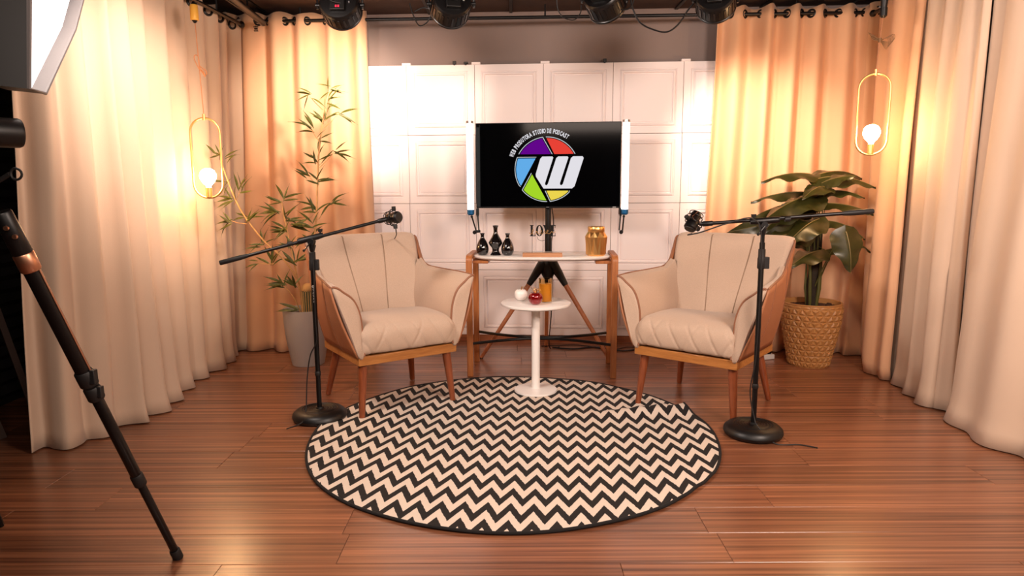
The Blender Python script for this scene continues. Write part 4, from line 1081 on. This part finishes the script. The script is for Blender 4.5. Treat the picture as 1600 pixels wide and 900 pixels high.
cane([(-1.42, 4.55, 0.34), at(466, 440, 4.50), at(440, 402, 4.45), at(414, 378, 4.42), at(385, 342, 4.40), at(368, 312, 4.38), at(352, 272, 4.36), at(345, 248, 4.35)], 0.0060, 0.003, [
    (344, 246, 4.35, None, [100, 75, 155, 190, 130], 0.10), (354, 250, 4.35, None, [30, 22, 48], 0.105), (352, 286, 4.38, None, [45, 190, 170, 240], 0.09), (375, 298, 4.40, (366, 320), [60, 50, 38, 80, 5, 95], 0.125),
    (366, 313, 4.37, None, [170, 190, 205, 215, 80, 115], 0.115), (361, 345, 4.38, (385, 350), [170, 125, 200, 215, 225, 145], 0.115), (386, 343, 4.40, None, [35, 60, 170, 20, 45, 190], 0.115),
    (410, 382, 4.43, None, [170, 75, 185, 225, 105, 40], 0.105), (402, 411, 4.42, (428, 412), [175, 190, 215], 0.095), (425, 412, 4.45, None, [70, 60, 50, 150, 90, 110, 40], 0.12)])
cane([(-1.395, 4.53, 0.34), at(466, 440, 4.56), at(456, 395, 4.54), at(449, 360, 4.53), at(443, 335, 4.52), at(440, 314, 4.52)], 0.0058, 0.003, [
    (440, 314, 4.52, None, [110, 70, 165, 190, 20, 0, 150], 0.125), (436, 330, 4.50, None, [170, 155, 185, 200, 215, 140], 0.14), (445, 341, 4.53, None, [85, 30, 15, -5, -25, 60], 0.135),
    (446, 358, 4.54, None, [180, 195, 165, 210, 150, 225], 0.13), (455, 352, 4.55, None, [0, -15, 10, -30, 25], 0.145), (449, 366, 4.50, None, [-80, 75, -60, 120], 0.10),
    (457, 385, 4.52, None, [40, 150, 60, 20, 170], 0.10), (461, 412, 4.54, None, [45, 30, 60, 95, 150, 165, 20, 135], 0.14)])
cane([(-1.41, 4.50, 0.34), at(462, 470, 4.48), at(445, 447, 4.45)], 0.0045, 0.0028, [
    (445, 447, 4.45, None, [175, 185, 150, 165, 110, 75, 200], 0.13), (462, 447, 4.46, None, [135, 95, 120, 60, 150], 0.115), (466, 487, 4.43, None, [175, 190, 165, 150], 0.13)])

# ================================================================== broad-leaved plant in the relief pot
QX, QY = 2.005, 4.50
t = thing('plant_pot', 'tan pot with embossed triangle pattern behind the right armchair', 'pot', (QX, QY, 0))
mb = MB()
def potf(u, v):
    z = v * 0.420; a = 2 * pi * u
    r = lerp(0.122, 0.186, v ** 0.8) if v < 1 else 0.186
    r = 0.128 + (0.190 - 0.128) * sin(v * pi / 2 * 0.97) ** 1.15
    X = u * 22; Yv = v * 10.5
    k = 2 * pi
    f1 = abs(sin(pi * (Yv))); f2 = abs(sin(pi * (X + Yv / 2))); f3 = abs(sin(pi * (X - Yv / 2)))
    hgt = min(f1, f2, f3); band = min(1, min(v / 0.03, (1 - v) / 0.05))
    r += band * (0.010 * min(hgt * 1.6, 1.0)) - 0.003
    return (r * cos(a), r * sin(a), z)
mb.grid(22 * 10, 10 * 11, potf, closed_u=True); mb.lathe([(0.0, 0.002), (0.122, 0.002), (0.126, 0.0)], 48, cap=False)
mb.lathe([(0.186, 0.418), (0.190, 0.424), (0.186, 0.429), (0.176, 0.428), (0.172, 0.415), (0.168, 0.39), (0.0, 0.385)], 64, cap=False)
mb.build('vessel', 'tan_pot', t, angle=25)
mb = MB(); mb.grid(28, 8, lambda u, v: (0.172 * v * cos(2 * pi * u), 0.172 * v * sin(2 * pi * u), 0.395 + 0.012 * noise.noise(Vector((v * 11, u * 18, 3)))), closed_u=True); mb.build('soil', 'soil', t)
for k in range(9):
    a = rb.uniform(0, 6.28); rr_ = rb.uniform(0.07, 0.15); mb = MB(); mb.box((rr_ * cos(a), rr_ * sin(a), 0.405), (0.035, 0.016, 0.012), rz=rb.uniform(0, 3), taper=.7); mb.build('bark_chip', 'soil', t)
ph = thing('broad_leaf_plant', 'potted plant with large dark green arrow-shaped leaves and dark trunk', 'plant', (QX, QY, 0.395))
O2 = Vector((QX, QY, 0.395))
mb = MB(); mb.tube([(0, 0, 0), (-0.004, 0, 0.15), (0.004, 0, 0.34), (0.012, 0, 0.56)], [0.036, 0.034, 0.036, 0.030], 14); mb.build('trunk', 'trunk', ph)
def bigleaf(bend, fold, wave, wid):
    b = MB(); n = 20; m = 13; vs = []
    for i in range(n):
        u = i / (n - 1)
        # arrow/heart outline: lobes behind the stalk, drawn out tip
        w = wid * (1.0 * (sin(pi * (u ** 0.62)) ** 0.9) * (1 - 0.25 * u)) if 0 < u < 1 else 0.0
        for j in range(m):
            v = -1 + 2 * j / (m - 1); xx = u - 0.16 * abs(v) ** 1.3 * (1 - u) ** 1.5
            y = v * w
            z = -bend * u * u + 0.10 * u - fold * abs(y) * 1.0 + wave * sin(u * 17 + (1 if v > 0 else 2.5)) * abs(v) ** 2 * 0.5 + 0.012 * (abs(((u * 9 + abs(v) * 1.6) % 1) - .5) - .25) * min(1, abs(v) * 4)
            vs.append((xx, y, z))
    b.add(vs, [(i * m + j, i * m + j + 1, (i + 1) * m + j + 1, (i + 1) * m + j) for i in range(n - 1) for j in range(m - 1)])
    return b.mesh('leaf', 'big_leaf', angle=180)
def midrib(bend):
    b = MB(); b.tube([(u / 10, 0, -bend * (u / 10) ** 2 + 0.10 * u / 10 + 0.004) for u in range(11)], [0.010 - 0.0008 * u for u in range(11)], 6); return b.mesh('midrib', 'vein')
variants = [(0.32, 0.35, 0.07, 0.30), (0.50, 0.45, 0.08, 0.29), (0.10, 0.2, 0.06, 0.30), (0.55, 0.2, 0.06, 0.34)]
bl = [bigleaf(*v) for v in variants]; mr_ = [midrib(v[0]) for v in variants]
leaves = [  # base px, tip px, depth of base, depth of tip, variant, normal, width scale
    ((1269, 273), (1199, 266), 4.50, 4.42, 0, (0, -0.25, 1), 0.8),
    ((1272, 276), (1345, 250), 4.56, 4.62, 1, (-0.2, -0.75, 0.8), 1.15),
    ((1276, 280), (1358, 264), 4.46, 4.34, 1, (0.1, -0.65, 1), 1.0),
    ((1284, 286), (1330, 268), 4.42, 4.30, 0, (-0.2, -0.8, 0.7), 1.25),
    ((1292, 300), (1342, 290), 4.50, 4.36, 1, (0, -0.55, 1), 1.1),
    ((1290, 292), (1264, 288), 4.40, 4.28, 3, (-0.3, -0.7, 0.6), 1.3),
    ((1270, 302), (1183, 297), 4.56, 4.60, 0, (0, -0.3, 1), 0.8),
    ((1276, 306), (1200, 312), 4.42, 4.28, 1, (-0.1, -0.6, 1), 1.0),
    ((1282, 312), (1232, 306), 4.46, 4.36, 0, (-0.1, -0.7, 0.8), 1.1),
    ((1264, 320), (1198, 331), 4.46, 4.34, 1, (0, -0.4, 1), 0.9),
    ((1288, 318), (1361, 320), 4.46, 4.36, 0, (0, -0.3, 1), 0.9),
    ((1290, 345), (1351, 351), 4.42, 4.32, 1, (0, -0.5, 1), 0.9),
    ((1255, 344), (1172, 348), 4.44, 4.30, 3, (-0.1, -1, 0.35), 0.85),
    ((1280, 342), (1234, 360), 4.36, 4.20, 1, (-0.2, -0.8, 0.7), 1.1),
    ((1262, 362), (1205, 366), 4.42, 4.28, 0, (-0.1, -0.9, 0.5), 1.0),
    ((1322, 362), (1336, 420), 4.24, 4.16, 0, (0.1, -1, 0.25), 1.5),
    ((1280, 392), (1240, 402), 4.40, 4.24, 0, (-0.1, -0.6, 1), 1.2),
    ((1286, 392), (1330, 380), 4.44, 4.40, 1, (0.1, -0.6, 1), 1.0),
    ((1318, 372), (1364, 385), 4.44, 4.42, 0, (0.1, -0.4, 1), 0.9),
    ((1268, 385), (1232, 376), 4.56, 4.62, 0, (-0.1, -0.6, 1), 1.1),
    ((1296, 348), (1262, 352), 4.62, 4.68, 1, (0, -0.5, 1), 1.2),
]
for k, (b, tp, yb, yt, vi, nrm, ws_) in enumerate(leaves):
    B_, T_ = at(b[0], b[1], yb), at(tp[0], tp[1], yt); d = T_ - B_
    m = align(B_ - O2, d, (nrm[0], nrm[1] * (1 if nrm[2] < .5 else .6), nrm[2]), d.length * 1.08, d.length * 1.08 * ws_)
    lf_ = place('leaf', bl[vi], ph, m); place('midrib', mr_[vi], lf_, Matrix())
    j0 = Vector((0.02 * cos(k * 2.4), 0.02 * sin(k * 2.4), 0.12 + 0.36 * ((k * 7) % 21) / 21))
    e_ = B_ - O2 + d * 0.03; j0.z = min(j0.z, e_.z - 0.06)
    mid = j0.lerp(e_, 0.5) + Vector((0, 0, 0.05))
    mb = MB(); mb.tube(spline([j0, mid, e_], 6), [0.0045] * 6 + [0.003] * 7, 6); mb.build('petiole', 'petiole', ph)
for k in range(5):
    a = k * 1.3; mb = MB(); mb.tube([(0.03 * cos(a), 0.03 * sin(a), 0), (0.045 * cos(a), 0.045 * sin(a), 0.12), (0.05 * cos(a), 0.04 * sin(a), 0.34)], [0.009, 0.011, 0.004], 8); mb.build('sheath', 'petiole', ph)

# ================================================================== pendant lamps
def pendant(x, y, zc, rz, cx_top, label, conn, bundle):
    t = thing('pendant_lamp', label, 'lamp', (x, y, zc), rz)
    hw, hh = 0.081, 0.226; pts = []
    for k in range(17): a = pi * k / 16; pts.append((hw * cos(a), 0, hh - hw + hw * sin(a)))
    for k in range(17): a = pi + pi * k / 16; pts.append((hw * cos(a), 0, -(hh - hw) + hw * sin(a)))
    mb = MB(); mb.tube(pts, 0.0058, 10, closed=True); mb.build('ring', 'gold_soft', t)
    mb = MB(); mb.cyl((0, 0, -hh + 0.004), (0, 0, -hh + 0.060), 0.0165, n=20); mb.build('socket', 'gold_soft', t)
    mb = MB(); mb.lathe([(p.x, p.z) for p in spline([(0.013, 0, -hh + 0.058), (0.016, 0, -hh + 0.072), (0.034, 0, -hh + 0.092), (0.0455, 0, -hh + 0.123), (0.036, 0, -hh + 0.154), (0.016, 0, -hh + 0.168), (0.0005, 0, -hh + 0.170)], 4)], 32); mb.build('bulb', 'bulb', t)
    mb = MB(); mb.cyl((0, 0, hh - 0.012), (0, 0, hh + 0.022), 0.0085, n=14); mb.build('top_ferrule', 'gold_soft', t)
    top = Vector((cx_top, 0.0, 2.46 - zc))
    mb = MB(); mb.tube([(0, 0, hh + 0.02), Vector((0, 0, hh)).lerp(top, 0.5), top], 0.0024, 6); mb.build('cord', 'cord_gold', t)
    kz = hh + (top.z - hh)
    def oncord(z): return Vector((0, 0, hh)).lerp(top, (z - zc - hh) / (top.z - hh))
    c0 = oncord(conn[1])
    if conn[0] == 'yellow':
        mb = MB(); mb.tube([c0 + Vector((0, 0, -0.042)), c0 + Vector((0, 0, -0.038)), c0 + Vector((0, 0, 0.038)), c0 + Vector((0, 0, 0.042))], [0.019, 0.023, 0.021, 0.018], 18); mb.build('connector', 'yellow_plastic', t)
        mb = MB(); mb.tube([c0 + Vector((0, 0, -0.056)), c0 + Vector((0, 0, -0.040))], [0.006, 0.017], 14); mb.tube([c0 + Vector((0, 0, 0.062)), c0 + Vector((0, 0, 0.040))], [0.004, 0.017], 14); mb.build('connector_cap', 'black_plastic', t)
    else:
        mb = MB(); mb.tube([c0 + Vector((0, 0, -0.055)), c0 + Vector((0, 0, -0.045)), c0 + Vector((0, 0, -0.002)), c0 + Vector((0, 0, 0.0)), c0 + Vector((0, 0, 0.055))], [0.008, 0.020, 0.020, 0.016, 0.022], 18); mb.build('connector', 'black_plastic', t)
        mb = MB(); mb.sphere(c0 + Vector((-0.021, 0, 0.005)), 0.006, 10, 6); mb.build('strain_screw', 'chrome', t)
    b0 = oncord(bundle); 
    if conn[0] == 'yellow':
        loops = [[(0, 0, -0.02), (-0.022, 0.0, 0.03), (-0.020, 0, 0.055), (-0.002, 0, 0.050), (0.002, 0, 0.0)], [(0, 0, 0.0), (0.012, 0, -0.03), (0.034, 0, -0.05), (0.036, 0, -0.030), (0.014, 0, -0.012)], [(0.004, -.004, -.02), (0.020, -.004, -0.045), (0.030, -.004, -0.062), (0.024, -.004, -0.034)]]
        for L_ in loops: mb = MB(); mb.tube(spline([Vector(p) + b0 for p in L_], 5, closed=True), 0.0026, 6, closed=True); mb.build('cord_loop', 'cord_gold', t)
    else:
        for k in range(7):
            f = 0.7 + 0.08 * k; zo = (k - 3) * 0.006
            L_ = [(0, 0, 0), (-0.045 * f, 0.006 * (k % 3), 0.022 + zo), (-0.050 * f, 0, 0.034 + zo * .6), (-0.02, 0, 0.020), (0, 0, 0.0), (0.045 * f, 0, -0.030 + zo), (0.062 * f, 0, -0.012 + zo), (0.055 * f, 0, 0.018 + zo * .6), (0.02, 0, 0.006)]
            mb = MB(); mb.tube(spline([Vector(p) + b0 for p in L_], 4, closed=True), 0.0014, 5, closed=True); mb.build('cord_loop', 'cord_brown', t)
        mb = MB(); mb.cyl(b0 + Vector((0, 0, -0.010)), b0 + Vector((0, 0, 0.012)), 0.010, n=10); mb.build('cord_tie', 'cord_brown', t)
pendant(-1.755, 4.00, 1.365, R(8), -0.02, 'gold oval ring pendant with glowing bulb hanging by the left curtain', ('yellow', 2.165), 1.88)
pendant(2.065, 4.00, 1.595, R(-20), 0.03, 'gold oval ring pendant with glowing bulb hanging by the right curtain', ('black', 2.175), 2.0)

# ================================================================== stage lights on the ceiling
pp = thing('lighting_pipe', 'black pipe under the ceiling carrying the four stage lights', 'pipe', (0, 3.80, 2.38))
mb = MB(); mb.cyl((-1.75, 0, 0), (2.2, 0, 0), 0.02, n=16); mb.build('pole', 'black_metal', pp)
for xx in (-1.4, 0.1, 1.9): mb = MB(); mb.tube([(xx, 0, 0), (xx, 0, 0.085)], 0.007, 8); mb.build('hanger', 'black_metal', pp)
def parcan(x, y, z, aim, label, disp, stick, roll=0):
    t = thing('stage_light', label, 'stage light', (x, y, z))
    ax = Vector(aim).normalized(); m = align((0, 0, 0), ax, (0, 0, 1)); m = m @ Matrix.Rotation(R(90), 4, 'Y')   # local z = beam
    mb = MB(); r = 0.103
    mb.lathe([(0.0, -0.050), (0.070, -0.050), (0.094, -0.046), (0.100, -0.038), (r, -0.030), (r, 0.055), (r + 0.004, 0.058), (r + 0.004, 0.068), (r - 0.004, 0.068), (r - 0.006, 0.056), (0, 0.050)], 44, T=m, cap=False); mb.build('housing', 'black_metal', t, angle=30)
    mb = MB(); mb.lathe([(0.0, 0.0535), (0.092, 0.0535), (0.092, 0.056), (0, 0.056)], 32, T=m, cap=False); 
    mb.build('lens', 'glass_front', t)
    mb = MB()
    for k in range(24): a = 2 * pi * k / 24; mb.box(((r + .001) * cos(a), (r + .001) * sin(a), 0.012), (0.004, 0.010, 0.07), T=m, rz=a)
    mb.build('cooling_fins', 'black_metal', t)
    # back plate fittings; local -z is towards the viewer
    mb = MB(); mb.box((0.02, 0.0, -0.060), (0.085, 0.075, 0.022), T=m); mb.build('control_box', 'black_matte', t, bevel=0.003)
    if disp:
        mb = MB()
        for q in range(2):
            cx_, cy_ = disp[0], disp[1] + q * 0.0125
            mb.box((cx_, cy_, -0.0722), (0.011, 0.0085, 0.002), T=m)
        mb.build('digit_display', 'red_led', t)
    if stick:
        mb = MB(); mb.box((-0.052, 0.0, -0.0515), (0.018, 0.052, 0.0016), T=m); mb.build('sticker', 'sticker', t)
    for q in range(2):
        mb = MB(); mb.sphere((0.012 - q * 0.018, -0.058, -0.054), 0.0065, 12, 8, T=m); mb.build('connector', 'chrome', t)
    e = Vector((1, 0, 0))
    for s in (-1, 1):
        mb = MB(); mb.cyl(e * s * (r + 0.004), e * s * (r + 0.026), 0.011, n=12); mb.build('yoke_knob', 'black_plastic', t)
    zt = 2.38 - z - 0.03
    mb = MB(); mb.tube([(-(r + .016), 0, -0.02), (-(r + .016), 0, 0.02), (-(r + .016), 0, zt * .7), (-(r - .03), (3.8 - y) * .5, zt), (0, 3.80 - y, zt + .01), ((r - .03), (3.8 - y) * .5, zt), (r + .016, 0, zt * .7), (r + .016, 0, 0.02), (r + .016, 0, -0.02)], 0.0062, 8); mb.build('yoke', 'black_metal', t)
    mb = MB(); mb.tube([(0, 3.80 - y, zt - .005), (0, 3.80 - y, zt + 0.065)], 0.016, 10); mb.build('clamp', 'black_metal', t)
    mb = MB(); mb.tube(spline([tuple(m @ Vector((0.03, -0.02, -0.07))), tuple(m @ Vector((0.02, 0.03, -0.10))), (0.05, -0.07, 0.10), (0.03, 0.0, zt + .03)], 6), 0.0038, 6); mb.build('power_lead', 'black_plastic', t)

parcan(-0.905, 3.80, 2.150, (-0.02, 0.93, -0.28), 'black stage light with white sticker hanging above the left curtain edge', (0.045, -0.008), True)
parcan(-0.315, 3.80, 2.155, (-0.22, 0.90, -0.36), 'black stage light with coiled lead hanging left of centre above the panels', None, False)
parcan(0.500, 3.84, 2.185, (0.42, 0.72, -0.50), 'black stage light tilted to the right above the television', None, False)
parcan(1.090, 3.82, 2.180, (0.30, 0.86, -0.36), 'black stage light with red display above the right back curtain', (-0.052, -0.01), False)
tubething('power_cable', [at(640, 5, 3.85), at(645, 22, 3.85), at(655, 40, 3.85), at(668, 34, 3.85), at(674, 18, 3.85), at(662, 12, 3.85), at(648, 18, 3.85)], 0.0035, 'black_plastic', 'coil of black lead hanging beside the second stage light', 'cable')
tubething('power_cable', [at(870, -10, 3.85), at(871, 12, 3.85), at(880, 27, 3.85), at(897, 31, 3.85), at(907, 20, 3.85), at(908, 8, 3.85)], 0.003, 'black_plastic', 'loop of thin black lead hanging left of the third stage light', 'cable')
tubething('power_cable', [at(984, -8, 3.85), at(989, 14, 3.85), at(1000, 35, 3.85), at(1020, 46, 3.85), at(1042, 50, 3.85), at(1060, 38, 3.85), at(1075, 16, 3.85), at(1086, 2, 3.85)], 0.0045, 'black_plastic', 'dark cable sagging in front of the grey wall between two stage lights', 'cable')
tubething('power_cable', [at(944, -6, 3.80), at(955, 6, 3.80), at(970, 15, 3.80), at(985, 12, 3.80), at(992, -4, 3.80)], 0.0035, 'black_plastic', 'short black lead draped over the third stage light', 'cable')
# rail running into the depth above the left curtain
mb = MB(); a_, b_ = at(352, -12, 4.2), at(411, 36, 4.95); mb.tube([a_, b_], 0.022, 10); mb.tube([a_ + Vector((-.07, 0, .01)), b_ + Vector((-.03, 0, .01))], 0.006, 6)
for k in (0.15, 0.55): p_ = a_.lerp(b_, k); mb.tube([p_, (p_.x, p_.y, 2.47)], 0.006, 6)
tag(mb.build('ceiling_rail', 'black_metal'), 'black rail running under the ceiling above the left curtain corner', 'rail')
t = thing('hanging_hook', 'tiny black hook dangling on a thread in the back left corner', 'hook', at(400, 44, 4.9))
mb = MB(); mb.tube([(0, 0, 0), (0, 0, 0.13)], 0.0012, 5); mb.build('thread', 'black_plastic', t)
mb = MB(); mb.box((0, 0, -0.005), (0.022, 0.01, 0.01)); mb.box((0, 0, 0.008), (0.030, 0.01, 0.006)); mb.box((0, 0, -0.018), (0.028, 0.01, 0.006)); mb.build('spool', 'black_plastic', t)

# ================================================================== softbox, top left
nrm = Vector((0.93, 0.36, -0.08)).normalized(); SP = at(45, 138, 1.92)
def onface(x, y):
    v = ray(x, y); return Vector((0, 0, CAMH)) + v * ((SP - Vector((0, 0, CAMH))).dot(nrm) / v.dot(nrm))
OUT = [onface(*q) for q in ((46, -60), (45, 138), (70, 146), (116, 47), (131, -10), (136, -150), (112, -300), (60, -290))]
SCN = sum(OUT, Vector()) / 8
sb = thing('softbox', 'large angular softbox glowing white at the top left', 'softbox', SCN)
OUT = [p - SCN for p in OUT]; mS = align((0, 0, 0), nrm, (0, 0, 1)) @ Matrix.Rotation(R(90), 4, 'Y')
def ring8(k, dz): return [p * k + nrm * dz for p in OUT]
D8 = [(k, (k + 1) % 8, 8 + (k + 1) % 8, 8 + k) for k in range(8)]
mb = MB(); mb.add(ring8(0.985, -0.036), [tuple(range(8))]); mb.build('diffuser', 'softbox_face', sb, smooth=False, solid=0.002)
mb = MB(); mb.add(ring8(0.99, -0.040) + ring8(1.0, 0.0), D8); mb.build('skirt', 'softbox_skirt', sb, smooth=False, solid=0.005)
mb = MB(); mb.add(ring8(1.0, -0.004) + ring8(1.0, -0.09) + ring8(0.62, -0.26) + ring8(0.16, -0.38), [tuple(a + 8 * q for a in f) for q in range(3) for f in D8] + [tuple(24 + k for k in range(8))]); mb.build('reflector', 'black_matte', sb, smooth=False, solid=0.004)
mb = MB(); mb.tube(ring8(1.0, 0.002), 0.005, 6, closed=True); mb.build('rim', 'softbox_skirt', sb)
mb = MB(); mb.cyl(mS @ Vector((0, 0, -0.33)), mS @ Vector((0, 0, -0.62)), 0.065, n=20); mb.build('lamp_head', 'black_plastic', sb)
hp = mS @ Vector((0, 0, -0.45))
mb = MB(); mb.tube([hp, (hp.x, hp.y, -SCN.z + 0.02)], 0.015, 10); mb.build('stand_pole', 'black_metal', sb)
for k in range(3):
    a = pi + .5 + k * 2 * pi / 3; mb = MB(); mb.tube([(hp.x, hp.y, -SCN.z + 0.65), (hp.x + 0.18 * cos(a), hp.y + 0.18 * sin(a), -SCN.z + 0.01)], 0.010, 8); mb.build('stand_leg', 'black_metal', sb)

# ================================================================== camera tripod, left foreground
ta = Vector((-1.36, 1.66, 1.165))
tr = thing('camera_tripod', 'black camera tripod with copper ring, its long leg crossing the left foreground', 'tripod', ta)
def tleg(hinge, foot, full=True):
    h_, f_ = Vector(hinge) - ta, Vector(foot) - ta; d = (f_ - h_).normalized()
    L_ = (f_ - h_).length; p = lambda s: h_ + d * (L_ * s)
    root = MB(); root.tube([p(0.03), p(0.42)], 0.0200, 18); lg = root.build('leg', 'black_metal', tr)
    def sub(nm, m_, s0, s1, r0, r1=None, n=18):
        b = MB(); b.tube([p(s0), p(s0 + 0.003), p(s1 - 0.003), p(s1)], [r0 * .9, r0, r1 or r0, (r1 or r0) * .9], n); b.build(nm, m_, lg)
    sub('hinge_block', 'black_plastic', -0.01, 0.085, 0.022, 0.024); sub('copper_ring', 'copper', 0.083, 0.125, 0.0245)
    sub('clamp_collar', 'rubber', 0.385, 0.425, 0.0245); sub('clamp_collar', 'rubber', 0.430, 0.465, 0.0225)
    sub('middle_tube', 'black_metal', 0.44, 0.72, 0.0155); sub('clamp_collar', 'rubber', 0.700, 0.735, 0.0185)
    sub('lower_tube', 'black_metal', 0.72, 0.985, 0.0120); sub('foot', 'rubber', 0.968, 1.0, 0.0165)
    for q_ in ((0.02, -0.012, 0.012), (0.02, 0.012, -0.006), (0.05, 0.018, 0.006)):
        b = MB(); c_ = p(q_[0]) + Vector((q_[1], -0.022, q_[2])); b.cyl(c_, c_ + Vector((0, -0.006, 0)), 0.006, n=10); b.build('hinge_bolt', 'copper', lg)
    b = MB(); q = p(0.405) + Vector((0.024, -0.006, 0.006)); b.box(q, (0.014, 0.02, 0.04)); q = p(0.448) + Vector((0.022, -0.006, 0.006)); b.box(q, (0.012, 0.018, 0.032)); b.build('clamp_lever', 'rubber', lg, bevel=0.002)
    sx = Vector((d.z, 0, -d.x)).normalized(); b = MB(); b.tube([p(0.125) + sx * -0.0205, p(0.385) + sx * -0.0205], 0.003, 6); b.build('trim_strip', 'copper', lg)
tleg(at(6, 338, 1.70), onfloor(279, 872)); tleg((-1.42, 1.72, 1.10), (-2.10, 2.10, 0)); tleg((-1.42, 1.60, 1.10), (-1.75, 1.05, 0))
mb = MB(); mb.tube([(-0.03, 0, -0.08), (-0.03, 0, -0.02), (-0.03, 0, 0.03)], [0.045, 0.055, 0.040], 20); mb.build('crown', 'black_plastic', tr)
mb = MB(); mb.cyl((-0.05, 0.0, 0.03), (-0.05, 0.0, 0.13), 0.022, n=16); mb.sphere((-0.05, 0, 0.10), 0.034, 18, 12); mb.build('ball_head', 'black_plastic', tr)
mb = MB(); c_ = at(24, 272, 1.70) - ta; pts = [c_ + Vector((0.014 * cos(a) * (1.15 if cos(a) > 0 else .8), 0, 0.014 * sin(a))) for a in [2 * pi * k / 16 for k in range(16)]]; mb.tube(pts, 0.003, 7, closed=True); mb.tube([c_ + Vector((-.014, 0, 0)), c_ + Vector((-0.05, 0, -0.02))], 0.006, 8); mb.build('pan_knob', 'rubber', tr)
cm = thing('video_camera', 'black camera with its lens pointing right, on the tripod at the left edge', 'camera', (-1.43, 1.60, 1.345), R(52))
mb = MB(); mb.box((-0.02, 0, -0.005), (0.11, 0.10, 0.085)); mb.box((-0.03, 0, 0.05), (0.05, 0.05, 0.03), taper=.7); mb.build('body', 'black_matte', cm, bevel=0.006)
lc = at(30, 203, 1.70) - Vector((-1.43, 1.60, 1.345))
mb = MB(); mb.tube([(0.03, 0, lc.z), (0.065, 0, lc.z)], 0.033, 28); mb.build('lens_barrel', 'black_plastic', cm)
ex = 0.262
mb = MB(); mb.tube([(0.062, 0, lc.z), (0.066, 0, lc.z), (ex - 0.006, 0, lc.z), (ex, 0, lc.z), (ex, 0, lc.z), (ex - .02, 0, lc.z)], [0.032, 0.0375, 0.0375, 0.035, 0.031, 0.028], 28); mb.build('lens_hood', 'black_plastic', cm)
mb = MB(); mb.box((-0.02, 0, -0.058), (0.07, 0.05, 0.022)); mb.build('quick_plate', 'rubber', cm, bevel=0.003)

# folded stand in the dark left of the curtain
fs_ = thing('folded_stand', 'dark brown folded wooden stand in the shadow left of the curtain', 'stand', (-2.52, 3.25, 0))
for (a, b) in (((-0.15, 0, 1.35), (0.14, 0.05, 0.0)), ((-0.30, -0.1, 1.15), (0.05, -0.08, 0.0)), ((-0.25, 0.1, 1.2), (-0.28, 0.1, 0.0))):
    mb = MB(); mb.tube([a, b], 0.020, 4); mb.build('leg', 'dark_brown', fs_, smooth=False)
mb = MB(); mb.tube([(-0.26, 0, 1.0), (-0.08, 0.02, 0.92), (0.0, 0.0, 0.62)], 0.010, 6); mb.build('brace', 'dark_brown', fs_)

GROUPS = {'armchair': 'armchairs either side of the round table', 'microphone_stand': 'boom stands beside the armchairs', 'microphone': 'microphones on the boom stands',
          'pendant_lamp': 'oval pendant lamps by the side curtains', 'stage_light': 'stage lights under the ceiling', 'curtain': 'drapes round the set', 'curtain_rod': 'black curtain rods'}
for o in COL.objects:
    k = o.name.split('.')[0]
    if o.parent is None and k in GROUPS: o['group'] = GROUPS[k]
